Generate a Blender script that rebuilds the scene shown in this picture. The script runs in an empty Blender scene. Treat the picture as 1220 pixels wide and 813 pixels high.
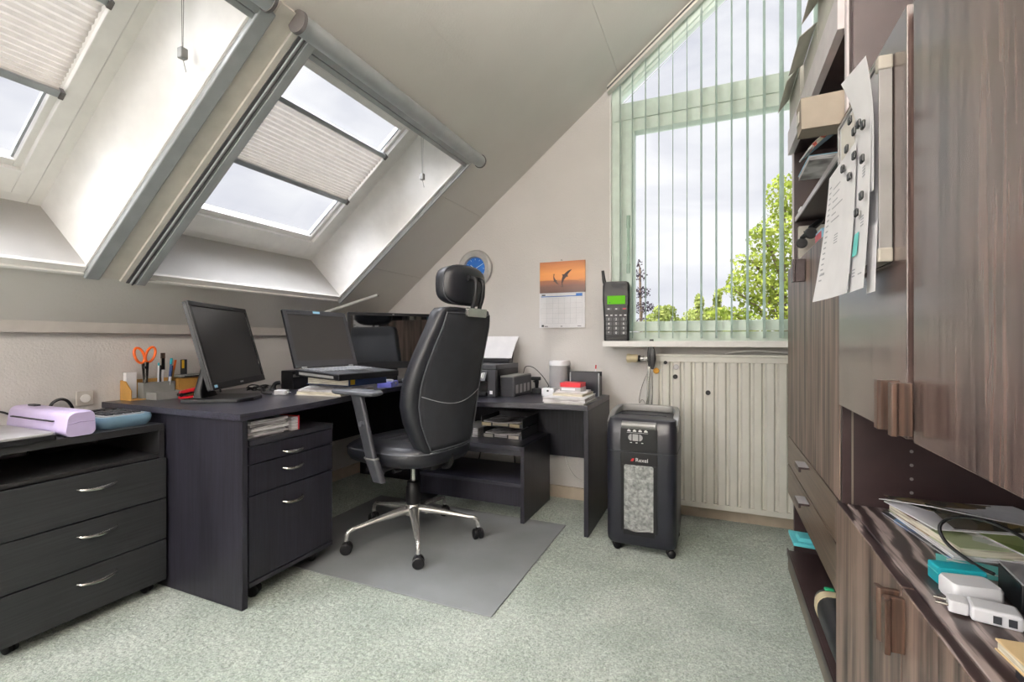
import bpy, bmesh, math, random
from mathutils import Vector, Matrix, Euler
random.seed(7)
PI = math.pi
scene = bpy.context.scene
COL = scene.collection
R = math.radians

# ------------------------------------------------------------------ materials
def lin(c):
    c = c / 255.0
    return c / 12.92 if c <= 0.04045 else ((c + 0.055) / 1.055) ** 2.4

def rgb(t, a=1.0):
    return (lin(t[0]), lin(t[1]), lin(t[2]), a)

class NT:
    """small node-tree helper"""
    def __init__(self, name):
        self.m = bpy.data.materials.new(name)
        self.m.use_nodes = True
        self.t = self.m.node_tree
        self.t.nodes.clear()
        self.out = self.n('ShaderNodeOutputMaterial')
    def n(self, kind, **kw):
        x = self.t.nodes.new(kind)
        for k, v in kw.items():
            setattr(x, k, v)
        return x
    def l(self, a, b):
        self.t.links.new(a, b)
    def coord(self, scale=(1, 1, 1), rot=(0, 0, 0)):
        tc = self.n('ShaderNodeTexCoord'); mp = self.n('ShaderNodeMapping')
        mp.inputs['Scale'].default_value = scale
        mp.inputs['Rotation'].default_value = rot
        self.l(tc.outputs['Object'], mp.inputs['Vector'])
        return mp.outputs['Vector']
    def noise(self, vec, scale, detail=3.0, rough=0.5, dist=0.0):
        x = self.n('ShaderNodeTexNoise')
        x.inputs['Scale'].default_value = scale
        x.inputs['Detail'].default_value = detail
        x.inputs['Roughness'].default_value = rough
        x.inputs['Distortion'].default_value = dist
        self.l(vec, x.inputs['Vector'])
        return x.outputs['Fac']
    def ramp(self, fac, stops):
        x = self.n('ShaderNodeValToRGB')
        e = x.color_ramp.elements
        while len(e) < len(stops):
            e.new(0.5)
        for i, (p, c) in enumerate(stops):
            e[i].position = p
            e[i].color = c if len(c) == 4 else rgb(c)
        self.l(fac, x.inputs['Fac'])
        return x.outputs['Color']
    def bsdf(self, rough=0.5, metal=0.0, spec=0.5):
        b = self.n('ShaderNodeBsdfPrincipled')
        b.inputs['Roughness'].default_value = rough
        b.inputs['Metallic'].default_value = metal
        b.inputs['Specular IOR Level'].default_value = spec
        self.l(b.outputs['BSDF'], self.out.inputs['Surface'])
        self.b = b
        return b
    def bump(self, fac, strength, dist=0.002):
        x = self.n('ShaderNodeBump')
        x.inputs['Strength'].default_value = strength
        x.inputs['Distance'].default_value = dist
        self.l(fac, x.inputs['Height'])
        self.l(x.outputs['Normal'], self.b.inputs['Normal'])

def plain(name, c, rough=0.5, metal=0.0, spec=0.5, vary=0.06, vscale=14.0, bump=0.0, bscale=200.0, bdist=0.001, coat=0.0, alpha=None, trans=0.0):
    t = NT(name)
    b = t.bsdf(rough, metal, spec)
    v = t.coord()
    f = t.noise(v, vscale)
    lo = tuple(max(0, x * (1 - vary)) for x in c); hi = tuple(min(255, x * (1 + vary)) for x in c)
    t.l(t.ramp(f, [(0.3, lo), (0.7, hi)]), b.inputs['Base Color'])
    if bump:
        t.bump(t.noise(v, bscale, 2.0), bump, bdist)
    if coat:
        b.inputs['Coat Weight'].default_value = coat
        b.inputs['Coat Roughness'].default_value = 0.15
    if trans:
        b.inputs['Transmission Weight'].default_value = trans
    return t.m

def wood(name, dark, light, rough=0.35, axis='z', scale=1.0, spec=0.5, bump=0.25, swirl=0.0, coat=0.0, s1=160, s2=14, w1=0.65, stops=(0.36, 0.62)):
    """fine streaked veneer, streaks running along one axis"""
    t = NT(name)
    b = t.bsdf(rough, 0, spec)
    s = {'x': (0.03, 1, 1), 'y': (1, 0.03, 1), 'z': (1, 1, 0.03)}[axis]
    v = t.coord(s)
    f1 = t.noise(v, s1 * scale, 4, 0.6, swirl)
    v2 = t.coord({'x': (0.12, 1, 1), 'y': (1, 0.12, 1), 'z': (1, 1, 0.12)}[axis])
    f2 = t.noise(v2, s2 * scale, 3, 0.55, 1.0 + swirl)
    mx = t.n('ShaderNodeMath', operation='ADD')
    m1 = t.n('ShaderNodeMath', operation='MULTIPLY'); m1.inputs[1].default_value = w1
    m2 = t.n('ShaderNodeMath', operation='MULTIPLY'); m2.inputs[1].default_value = 1 - w1
    t.l(f1, m1.inputs[0]); t.l(f2, m2.inputs[0])
    t.l(m1.outputs[0], mx.inputs[0]); t.l(m2.outputs[0], mx.inputs[1])
    t.l(t.ramp(mx.outputs[0], [(stops[0], dark), (stops[1], light)]), b.inputs['Base Color'])
    t.bump(mx.outputs[0], bump, 0.0006)
    if coat:
        b.inputs['Coat Weight'].default_value = coat
        b.inputs['Coat Roughness'].default_value = 0.2
        b.inputs['Coat IOR'].default_value = 1.6
    return t.m

def swirl_wood(name, dark, light):
    """the printed cathedral grain of the worktop"""
    t = NT(name)
    b = t.bsdf(0.4, 0, 0.5)
    b.inputs['Coat Weight'].default_value = 0.2; b.inputs['Coat Roughness'].default_value = 0.2
    v = t.coord((1.0, 0.42, 1.0))
    w = t.n('ShaderNodeTexWave', wave_type='BANDS', bands_direction='X')
    w.inputs['Scale'].default_value = 8.0
    w.inputs['Distortion'].default_value = 16.0
    w.inputs['Detail'].default_value = 3.0
    w.inputs['Detail Scale'].default_value = 0.7
    t.l(v, w.inputs['Vector'])
    f = t.noise(t.coord((1, 0.05, 1)), 170, 3)
    mx = t.n('ShaderNodeMath', operation='MULTIPLY'); t.l(w.outputs['Fac'], mx.inputs[0]); t.l(f, mx.inputs[1])
    t.l(t.ramp(mx.outputs[0], [(0.10, dark), (0.26, tuple(p * 0.75 + q * 0.25 for p, q in zip(dark, light))), (0.46, light), (0.6, light)]), b.inputs['Base Color'])
    t.bump(mx.outputs[0], 0.2, 0.0005)
    return t.m

def glassy(name, tint=(235, 240, 240), alpha=0.12):
    """thin clear pane: mostly see-through with a mirror-like skin"""
    t = NT(name)
    tr = t.n('ShaderNodeBsdfTransparent'); tr.inputs['Color'].default_value = rgb(tint)
    gl = t.n('ShaderNodeBsdfGlossy'); gl.inputs['Roughness'].default_value = 0.02
    mix = t.n('ShaderNodeMixShader')
    fr = t.n('ShaderNodeFresnel'); fr.inputs['IOR'].default_value = 1.15
    t.l(fr.outputs['Fac'], mix.inputs['Fac'])
    t.l(tr.outputs['BSDF'], mix.inputs[1]); t.l(gl.outputs['BSDF'], mix.inputs[2])
    t.l(mix.outputs['Shader'], t.out.inputs['Surface'])
    return t.m

def sheer(name, c, amount=0.5, clear=0.0, wscale=900.0):
    """thin cloth that lets light through"""
    t = NT(name)
    v = t.coord()
    f = t.noise(v, 30, 3)
    colr = t.ramp(f, [(0.3, tuple(x * 0.95 for x in c)), (0.7, c)])
    d = t.n('ShaderNodeBsdfDiffuse'); tl = t.n('ShaderNodeBsdfTranslucent')
    t.l(colr, d.inputs['Color']); t.l(colr, tl.inputs['Color'])
    m = t.n('ShaderNodeMixShader'); m.inputs['Fac'].default_value = amount
    t.l(d.outputs['BSDF'], m.inputs[1]); t.l(tl.outputs['BSDF'], m.inputs[2])
    last = m
    if clear:
        tr = t.n('ShaderNodeBsdfTransparent')
        m2 = t.n('ShaderNodeMixShader'); m2.inputs['Fac'].default_value = clear
        t.l(m.outputs['Shader'], m2.inputs[1]); t.l(tr.outputs['BSDF'], m2.inputs[2])
        last = m2
    t.l(last.outputs['Shader'], t.out.inputs['Surface'])
    return t.m

def glow(name, c, strength):
    t = NT(name)
    e = t.n('ShaderNodeEmission'); e.inputs['Color'].default_value = rgb(c); e.inputs['Strength'].default_value = strength
    t.l(e.outputs['Emission'], t.out.inputs['Surface'])
    return t.m

def stuccoed(name, c, scale, strength, dist, rough=0.85):
    t = NT(name)
    b = t.bsdf(rough, 0, 0.25)
    v = t.coord()
    f = t.noise(v, 3.0, 3)
    t.l(t.ramp(f, [(0.3, tuple(x * 0.975 for x in c)), (0.7, c)]), b.inputs['Base Color'])
    t.bump(t.noise(v, scale, 2, 0.45), strength, dist)
    return t.m

def carpet_mat():
    t = NT('green_plush_carpet')
    b = t.bsdf(0.95, 0, 0.1)
    v = t.coord()
    big = t.noise(v, 2.2, 4, 0.6, 0.6)
    fine = t.noise(v, 170, 3, 0.7)
    a = t.ramp(big, [(0.32, (160, 172, 161)), (0.66, (194, 202, 193))])
    f = t.ramp(fine, [(0.36, (118, 126, 118)), (0.58, (255, 255, 255))])
    tuft = t.ramp(t.noise(v, 95, 3, 0.7, 0.2), [(0.30, (140, 148, 140)), (0.62, (255, 255, 255))])
    m0 = t.n('ShaderNodeMix', data_type='RGBA', blend_type='MULTIPLY'); m0.inputs['Factor'].default_value = 0.5
    t.l(a, m0.inputs['A']); t.l(tuft, m0.inputs['B'])
    mx = t.n('ShaderNodeMix', data_type='RGBA', blend_type='MULTIPLY'); mx.inputs['Factor'].default_value = 0.6
    t.l(m0.outputs['Result'], mx.inputs['A']); t.l(f, mx.inputs['B'])
    t.l(mx.outputs['Result'], b.inputs['Base Color'])
    b.inputs['Sheen Weight'].default_value = 0.3
    t.bump(t.noise(v, 210, 4, 0.75), 0.9, 0.006)
    return t.m

def pages(name, c1, c2, scale=260):
    """layers of paper seen edge-on"""
    t = NT(name)
    b = t.bsdf(0.8, 0, 0.2)
    f = t.noise(t.coord((0.05, 0.05, 1)), scale, 2, 0.6)
    t.l(t.ramp(f, [(0.35, c1), (0.6, c2)]), b.inputs['Base Color'])
    return t.m

def printed(name, cols, scale=12.0, rough=0.35):
    """blotchy colour print on a cover"""
    t = NT(name)
    b = t.bsdf(rough, 0, 0.5)
    v = t.n('ShaderNodeTexVoronoi'); v.inputs['Scale'].default_value = scale
    t.l(t.coord(), v.inputs['Vector'])
    sep = t.n('ShaderNodeSeparateColor'); t.l(v.outputs['Color'], sep.inputs['Color'])
    r = t.ramp(sep.outputs['Red'], [(i / len(cols), c) for i, c in enumerate(cols)])
    r.node.color_ramp.interpolation = 'CONSTANT'
    t.l(r, b.inputs['Base Color'])
    return t.m

def leafy(name, c1, c2):
    t = NT(name)
    f = t.noise(t.coord(), 3.0, 3)
    c = t.ramp(f, [(0.3, c1), (0.7, c2)])
    d = t.n('ShaderNodeBsdfDiffuse'); tl = t.n('ShaderNodeBsdfTranslucent')
    t.l(c, d.inputs['Color']); t.l(c, tl.inputs['Color'])
    m = t.n('ShaderNodeMixShader'); m.inputs['Fac'].default_value = 0.4
    t.l(d.outputs['BSDF'], m.inputs[1]); t.l(tl.outputs['BSDF'], m.inputs[2])
    t.l(m.outputs['Shader'], t.out.inputs['Surface'])
    return t.m

def mirror_screen():
    m = plain('glossy_dark_screen', (9, 9, 11), 0.05, spec=1.0, vary=0.0, coat=1.0)
    b = [n for n in m.node_tree.nodes if n.type == 'BSDF_PRINCIPLED'][0]
    b.inputs['Coat IOR'].default_value = 2.3; b.inputs['Coat Roughness'].default_value = 0.03
    return m

MT = dict(
    wall=stuccoed('woodchip_wall_paint', (212, 208, 205), 130, 0.55, 0.003),
    ceil=stuccoed('ceiling_board_paint', (217, 214, 209), 95, 0.35, 0.002),
    white=plain('white_paint', (238, 236, 233), 0.45, vary=0.02),
    lining=plain('white_lining_board', (230, 228, 226), 0.4, vary=0.02),
    cream=plain('cream_batten', (208, 203, 195), 0.5, vary=0.03),
    trim=plain('grey_white_trim', (196, 190, 184), 0.5, vary=0.03),
    skirting=plain('beige_skirting', (190, 176, 158), 0.6, vary=0.04),
    mint=plain('mint_green_paint', (226, 236, 228), 0.4, vary=0.03),
    alu=plain('satin_aluminium', (164, 168, 170), 0.36, 0.2, vary=0.04),
    alud=plain('dark_aluminium', (104, 102, 104), 0.42, 0.6, vary=0.04),
    steel=plain('brushed_steel', (190, 188, 184), 0.25, 1.0, vary=0.04),
    chrome=plain('polished_chrome', (226, 225, 222), 0.2, 0.75, vary=0.02),
    capgrey=plain('grey_plastic_cap', (92, 88, 88), 0.5),
    glass=glassy('window_glass', (252, 253, 253)),
    pleat=sheer('pleated_blind_cloth', (206, 200, 193), 0.10),
    slat=sheer('mint_slat_cloth', (224, 236, 231), 0.5, 0.2),
    carpet=carpet_mat(),
    mat=plain('grey_floor_mat', (120, 123, 125), 0.6, vary=0.05, vscale=4, bump=0.4, bscale=420),
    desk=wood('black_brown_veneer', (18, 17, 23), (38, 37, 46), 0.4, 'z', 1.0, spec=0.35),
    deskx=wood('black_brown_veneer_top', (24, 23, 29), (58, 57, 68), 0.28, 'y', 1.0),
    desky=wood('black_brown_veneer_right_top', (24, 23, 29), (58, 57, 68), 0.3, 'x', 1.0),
    deskd=plain('black_melamine_edge', (34, 34, 40), 0.42, vary=0.1),
    chest=wood('charcoal_laminate', (28, 29, 31), (42, 43, 45), 0.5, 'y', 0.9, bump=0.1, spec=0.35),
    chestd=plain('black_laminate', (30, 30, 32), 0.45, vary=0.1),
    wengeb=wood('wenge_veneer_broad', (30, 23, 22), (132, 112, 102), 0.42, 'z', 1.0, bump=0.9, spec=0.3, s1=34, s2=16, w1=0.6, stops=(0.38, 0.60)),
    wenge=wood('wenge_veneer', (48, 36, 35), (104, 86, 81), 0.27, 'z', 1.0, bump=0.3, spec=0.7, coat=0.4, s1=90, s2=26, w1=0.62, stops=(0.38, 0.60)),
    wenged=plain('dark_wenge_carcass', (46, 33, 34), 0.4, vary=0.1),
    wengeh=wood('wenge_drawer_veneer', (56, 40, 34), (104, 86, 72), 0.3, 'y', 0.35, swirl=1.5, spec=0.3, bump=0.8),
    wtop=swirl_wood('wenge_worktop_veneer', (40, 29, 29), (150, 136, 133)),
    walnut=wood('walnut_handle_wood', (34, 24, 20), (82, 62, 52), 0.35, 'z', 0.8),
    plinth=plain('grey_brown_plinth', (110, 104, 94), 0.6),
    edgesheen=plain('edge_painted_sheen', (205, 198, 200), 0.4, vary=0.03),  # pale tone stands in for the skylight reflection on the cabinet edges
    leather=plain('black_leather', (22, 23, 29), 0.42, spec=0.5, vary=0.12, bump=0.25, bscale=320, bdist=0.0008),
    backcloth=plain('black_back_cloth', (30, 32, 38), 0.75, vary=0.12, bump=0.3, bscale=600),
    seam=plain('pale_stitching', (170, 170, 174), 0.7),
    seamd=plain('dark_piping', (70, 72, 78), 0.5),
    plastic=plain('black_plastic', (17, 17, 20), 0.42, spec=0.35, vary=0.1),
    plasticg=plain('dark_grey_plastic', (52, 53, 58), 0.45, vary=0.08),
    greyp=plain('grey_plastic', (128, 128, 126), 0.45, vary=0.06),
    armgrey=plain('grey_arm_pad', (74, 76, 82), 0.5),
    shred=plain('shredder_black_shell', (26, 27, 35), 0.36, vary=0.06),
    shredgrey=plain('shredder_grey_trim', (128, 127, 126), 0.3, 0.3),
    shreds=plain('paper_shreds', (176, 176, 174), 0.7, vary=0.22, vscale=60, bump=1.0, bscale=120, bdist=0.01),
    screen=plain('matt_dark_screen', (22, 22, 25), 0.3, spec=0.6, vary=0.02),
    screenl=plain('laptop_screen', (46, 44, 44), 0.35, vary=0.02),
    mirrorscr=mirror_screen(),
    paper=plain('white_paper', (232, 231, 234), 0.7, vary=0.02),
    papere=pages('paper_edges', (140, 136, 140), (226, 224, 226)),
    cream2=pages('cream_paper_edges', (178, 170, 152), (230, 224, 206)),
    card=plain('brown_card', (136, 126, 114), 0.75, vary=0.05),
    greycard=plain('grey_card', (190, 188, 180), 0.75, vary=0.04),
    red=plain('red_plastic', (196, 30, 44), 0.4),
    orange=plain('orange_plastic', (226, 98, 22), 0.35),
    teal=plain('teal_plastic', (28, 150, 164), 0.4),
    tealcard=plain('teal_card', (96, 186, 184), 0.5, vary=0.06),
    teallt=plain('light_teal_plastic', (90, 190, 200), 0.45),
    green=plain('green_tag', (40, 160, 110), 0.5),
    lilac=plain('lilac_plastic', (186, 172, 208), 0.35, vary=0.03),
    blue=plain('steel_blue_plastic', (110, 140, 160), 0.35, vary=0.04),
    bluebook=plain('dark_blue_cover', (30, 52, 96), 0.4),
    blueviolet=plain('violet_blue_plastic', (104, 106, 190), 0.35),
    clockblue=plain('clock_dial_blue', (22, 96, 176), 0.5, vary=0.06),
    clockrim=plain('clock_rim_silver', (178, 176, 174), 0.35, 0.1),
    brass=plain('brass', (170, 124, 52), 0.35, 0.9),
    yellow=plain('yellow_plastic', (222, 176, 40), 0.5),
    ochre=plain('ochre_card', (176, 132, 66), 0.6),
    ivory=plain('ivory_plastic', (206, 192, 158), 0.45),
    silverp=plain('silver_plastic', (170, 168, 170), 0.35, 0.3),
    rad=plain('radiator_enamel', (212, 210, 202), 0.38, vary=0.015),
    spk=plain('speaker_mesh', (150, 148, 150), 0.6, vary=0.05, bump=0.5, bscale=900),
    whitep=plain('white_plastic', (232, 232, 236), 0.3, vary=0.01),
    lcd=glow('green_backlit_lcd', (132, 224, 60), 0.75),
    whiteglow=plain('white_lamp_bar', (225, 225, 225), 0.4, vary=0.01),
    keygrey=plain('grey_keys', (120, 122, 126), 0.5, vary=0.1),
    keydark=plain('keyboard_keys', (58, 60, 66), 0.5, vary=0.15),
    ink=plain('printed_ink', (40, 42, 48), 0.7),
    inkpale=plain('pale_printed_ink', (172, 174, 180), 0.7),
    whiteink=plain('white_print', (225, 225, 225), 0.6),
    bluelabel=plain('pale_blue_sticker', (150, 200, 226), 0.5),
    beigebook=plain('beige_cover', (206, 180, 138), 0.6, vary=0.05),
    blackbook=plain('black_cover', (26, 26, 34), 0.4),
    brochure=printed('red_and_white_print', [(214, 206, 196), (190, 70, 62), (220, 214, 206), (200, 100, 90)], 26),
    mag1=printed('magazine_print', [(226, 224, 218), (84, 120, 176), (150, 126, 92), (200, 204, 196), (96, 62, 44), (180, 190, 150)], 22),
    mag2=printed('green_field_print', [(110, 130, 70), (128, 146, 82), (146, 158, 96), (100, 112, 72)], 9),
    mag3=printed('dark_village_print', [(60, 52, 40), (110, 94, 62), (38, 40, 36), (140, 124, 88), (70, 66, 60)], 30),
    mag4=printed('blue_city_print', [(46, 78, 120), (90, 130, 170), (40, 42, 48), (120, 120, 116), (30, 36, 46)], 24),
    plasticbag=sheer('crinkled_clear_bag', (222, 220, 216), 0.4, 0.15),
    bark=plain('bark', (96, 80, 64), 0.9, vary=0.2),
    leaf1=leafy('yellow_green_leaves', (92, 108, 42), (146, 154, 70)),
    leaf2=leafy('light_green_leaves', (102, 114, 58), (152, 158, 92)),
    leaf3=leafy('dark_purple_needles', (40, 34, 40), (74, 66, 72)),
)

# ------------------------------------------------------------------ geometry
def BM():
    return bmesh.new()

def box(bm, x0, x1, y0, y1, z0, z1, mtx=None):
    if x0 > x1: x0, x1 = x1, x0
    if y0 > y1: y0, y1 = y1, y0
    if z0 > z1: z0, z1 = z1, z0
    v = [bm.verts.new(p) for p in ((x0, y0, z0), (x1, y0, z0), (x1, y1, z0), (x0, y1, z0), (x0, y0, z1), (x1, y0, z1), (x1, y1, z1), (x0, y1, z1))]
    for f in ((0, 3, 2, 1), (4, 5, 6, 7), (0, 1, 5, 4), (1, 2, 6, 5), (2, 3, 7, 6), (3, 0, 4, 7)):
        bm.faces.new([v[i] for i in f])
    if mtx is not None:
        for q in v: q.co = mtx @ q.co
    return bm

def Bx(*a, **k):
    return box(BM(), *a, **k)

def prism(bm, poly, z0, z1, mtx=None):
    """polygon in XY pulled from z0 to z1"""
    a = [bm.verts.new((p[0], p[1], z0)) for p in poly]; b = [bm.verts.new((p[0], p[1], z1)) for p in poly]
    n = len(poly)
    bm.faces.new(list(reversed(a))); bm.faces.new(b)
    for i in range(n):
        bm.faces.new((a[i], a[(i + 1) % n], b[(i + 1) % n], b[i]))
    if mtx is not None:
        for q in a + b: q.co = mtx @ q.co
    bmesh.ops.recalc_face_normals(bm, faces=bm.faces[:])
    return bm

def hexa(bm, p):
    """eight corner points, bottom ring then top ring"""
    v = [bm.verts.new(q) for q in p]
    for f in ((0, 3, 2, 1), (4, 5, 6, 7), (0, 1, 5, 4), (1, 2, 6, 5), (2, 3, 7, 6), (3, 0, 4, 7)):
        bm.faces.new([v[i] for i in f])
    bmesh.ops.recalc_face_normals(bm, faces=bm.faces[:])
    return bm

def tube(bm, pts, r, seg=10, cap=True):
    pts = [Vector(p) for p in pts]
    rs = r if isinstance(r, (list, tuple)) else [r] * len(pts)
    rings = []; prev = None
    for i, p in enumerate(pts):
        d = (pts[min(i + 1, len(pts) - 1)] - pts[max(i - 1, 0)]).normalized()
        if prev is None:
            u = d.orthogonal().normalized()
        else:
            u = (prev - d * prev.dot(d))
            u = u.normalized() if u.length > 1e-6 else d.orthogonal().normalized()
        prev = u
        w = d.cross(u)
        rings.append([bm.verts.new(p + (u * math.cos(2 * PI * k / seg) + w * math.sin(2 * PI * k / seg)) * rs[i]) for k in range(seg)])
    for a, b in zip(rings, rings[1:]):
        for k in range(seg):
            bm.faces.new((a[k], a[(k + 1) % seg], b[(k + 1) % seg], b[k]))
    if cap:
        bm.faces.new(list(reversed(rings[0]))); bm.faces.new(rings[-1])
    return bm

def smooth_path(pts, n=6):
    """Catmull-Rom through the points"""
    P = [Vector(p) for p in pts]
    P = [P[0] * 2 - P[1]] + P + [P[-1] * 2 - P[-2]]
    out = []
    for i in range(1, len(P) - 2):
        for k in range(n):
            t = k / n
            a, b, c, d = P[i - 1], P[i], P[i + 1], P[i + 2]
            out.append(0.5 * ((2 * b) + (c - a) * t + (2 * a - 5 * b + 4 * c - d) * t * t + (3 * b - a - 3 * c + d) * t ** 3))
    out.append(P[-2])
    return out

def lathe(bm, prof, seg=24, mtx=None, cap=True):
    """profile of (radius, z)"""
    rings = []
    for r, z in prof:
        rings.append([bm.verts.new((r * math.cos(2 * PI * k / seg), r * math.sin(2 * PI * k / seg), z)) for k in range(seg)])
    for a, b in zip(rings, rings[1:]):
        for k in range(seg):
            bm.faces.new((a[k], a[(k + 1) % seg], b[(k + 1) % seg], b[k]))
    if cap:
        bm.faces.new(list(reversed(rings[0]))); bm.faces.new(rings[-1])
    if mtx is not None:
        for rr in rings:
            for q in rr: q.co = mtx @ q.co
    bmesh.ops.recalc_face_normals(bm, faces=bm.faces[:])
    return bm

def rrect(x0, x1, y0, y1, r, seg=5):
    """rounded rectangle outline"""
    out = []
    for cx, cy, a in ((x1 - r, y1 - r, 0), (x0 + r, y1 - r, 90), (x0 + r, y0 + r, 180), (x1 - r, y0 + r, 270)):
        for k in range(seg + 1):
            t = R(a + 90 * k / seg)
            out.append((cx + r * math.cos(t), cy + r * math.sin(t)))
    return out

def loft(bm, rings, cap=True):
    rs = [[bm.verts.new(p) for p in ring] for ring in rings]
    n = len(rs[0])
    for a, b in zip(rs, rs[1:]):
        for k in range(n):
            bm.faces.new((a[k], a[(k + 1) % n], b[(k + 1) % n], b[k]))
    if cap:
        bm.faces.new(list(reversed(rs[0]))); bm.faces.new(rs[-1])
    bmesh.ops.recalc_face_normals(bm, faces=bm.faces[:])
    return bm

def sheet(bm, fn, nu, nv, thick=0.0):
    """surface fn(u,v) over the unit square, optionally given a thickness along its normal later"""
    g = [[bm.verts.new(fn(i / nu, j / nv)) for j in range(nv + 1)] for i in range(nu + 1)]
    fs = []
    for i in range(nu):
        for j in range(nv):
            fs.append(bm.faces.new((g[i][j], g[i + 1][j], g[i + 1][j + 1], g[i][j + 1])))
    if thick:
        bmesh.ops.recalc_face_normals(bm, faces=fs)
        bmesh.ops.solidify(bm, geom=fs, thickness=thick)
    return bm

def obj(name, bm, m, parent=None, world=True, bevel=0.0, seg=2, smooth=False, mtx=None, label=None):
    """links a bmesh as ONE mesh object; world=True means it was drawn in room coordinates"""
    if bevel:
        bmesh.ops.bevel(bm, geom=bm.edges[:], offset=bevel, segments=seg, profile=0.5, affect='EDGES', clamp_overlap=True)
    me = bpy.data.meshes.new(name)
    if mtx is not None:
        bm.transform(mtx)
    if parent is not None and world:
        bm.transform(FRAMES[parent.name].inverted())
    bm.to_mesh(me); bm.free()
    if smooth:
        for p in me.polygons: p.use_smooth = True
        if smooth != 'all':
            me.set_sharp_from_angle(angle=R(38))
    ms = m if isinstance(m, (list, tuple)) else [m]
    for q in ms: me.materials.append(q)
    o = bpy.data.objects.new(name, me); COL.objects.link(o)
    if parent is not None:
        o.parent = parent
        FRAMES[o.name] = FRAMES[parent.name].copy()
    else:
        FRAMES[o.name] = Matrix.Identity(4)
    if label: o['label'] = label
    return o

FRAMES = {}

def thing(name, label, cat, loc=(0, 0, 0), rotz=0.0, group=None):
    o = bpy.data.objects.new(name, None); COL.objects.link(o)
    o.empty_display_size = 0.05
    o.location = loc; o.rotation_euler = (0, 0, rotz)
    FRAMES[o.name] = Matrix.Translation(Vector(loc)) @ Matrix.Rotation(rotz, 4, 'Z')
    o['label'] = label; o['category'] = cat
    if group: o['group'] = group
    return o

def tag(o, label, cat, group=None):
    o['label'] = label; o['category'] = cat
    if group: o['group'] = group
    return o

def struct(name, bm, m, parent=None, **k):
    o = obj(name, bm, m, parent, **k)
    if parent is None: o['kind'] = 'structure'
    return o

def empty_struct(name):
    o = bpy.data.objects.new(name, None); COL.objects.link(o)
    o['kind'] = 'structure'
    FRAMES[o.name] = Matrix.Identity(4)
    return o

def copy_tree(root, label=None, group=None):
    r = root.copy(); COL.objects.link(r)
    FRAMES[r.name] = FRAMES[root.name].copy()
    if label: r['label'] = label
    if group: r['group'] = group
    for ch in list(root.children):
        c = ch.copy(); COL.objects.link(c); c.parent = r
        FRAMES[c.name] = FRAMES[r.name].copy()
        for g in ch.children:
            d = g.copy(); COL.objects.link(d); d.parent = c
            FRAMES[d.name] = FRAMES[r.name].copy()
    return r

def text_bm(s, size, extrude=0.0004):
    """lettering as flat geometry: baseline along +X, up along +Y"""
    cu = bpy.data.curves.new('lettering', 'FONT'); cu.body = s; cu.size = size; cu.extrude = extrude
    cu.align_x = 'CENTER'; cu.align_y = 'CENTER'
    cu.resolution_u = 3
    o = bpy.data.objects.new('lettering', cu); COL.objects.link(o)
    dg = bpy.context.evaluated_depsgraph_get()
    me = bpy.data.meshes.new_from_object(o.evaluated_get(dg))
    bm = BM(); bm.from_mesh(me)
    bpy.data.objects.remove(o); bpy.data.curves.remove(cu); bpy.data.meshes.remove(me)
    return bm

def face_y(x, y, z):
    """lettering matrix for a face that looks towards -Y"""
    return Matrix.Translation((x, y, z)) @ Matrix.Rotation(PI / 2, 4, 'X')

def face_nx(x, y, z):
    """lettering matrix for a face that looks towards -X (reads along -Y)"""
    return Matrix.Translation((x, y, z)) @ Matrix.Rotation(-PI / 2, 4, 'Z') @ Matrix.Rotation(PI / 2, 4, 'X')

def merge(dst, src):
    me = bpy.data.meshes.new('tmp'); src.to_mesh(me); src.free(); dst.from_mesh(me); bpy.data.meshes.remove(me)
    return dst
SKY_ZENITH, SKY_GLOW, SUN_E, FILL_UP_E, FILL_GLOBE_E = 9.0, 28.0, 1.8, 3200.0, 100.0
# ------------------------------------------------------------------ room shell
YB, YW = -1.9, 2.95          # rear wall and window wall
XL, XR = -2.55, 0.72         # knee wall under the slope and the tall wall behind the wall unit
CB, SB = 0.7809, 0.6247      # roof pitch

def RP(y, b, n=0.0):
    """a point on the sloping ceiling: y along the room, b up the slope, n outwards"""
    return Vector((XL + b * CB - n * SB, y, 1.055 + b * SB + n * CB))

def rbox(bm, y0, y1, b0, b1, n0, n1):
    p = [RP(y0, b0, n0), RP(y1, b0, n0), RP(y1, b1, n0), RP(y0, b1, n0), RP(y0, b0, n1), RP(y1, b0, n1), RP(y1, b1, n1), RP(y0, b1, n1)]
    return hexa(bm, p)

# floor: a fine pile surface
rng = random.Random(3)
bm = BM()
box(bm, XL - 0.1, XR + 0.1, YB - 0.1, YW + 0.1, -0.12, -0.004)
nx, ny = 300, 300
fx0, fx1, fy0, fy1 = -2.6, 0.8, 0.3, 3.0
grid = []
for i in range(nx + 1):
    row = []
    for j in range(ny + 1):
        row.append(bm.verts.new((fx0 + (fx1 - fx0) * i / nx, fy0 + (fy1 - fy0) * j / ny, -rng.random() ** 2 * 0.006)))
    grid.append(row)
for i in range(nx):
    for j in range(ny):
        bm.faces.new((grid[i][j], grid[i + 1][j], grid[i + 1][j + 1], grid[i][j + 1]))
box(bm, XL - 0.1, XR + 0.1, YB - 0.1, fy0, -0.004, -0.0015)
struct('floor', bm, MT['carpet'])

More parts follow.
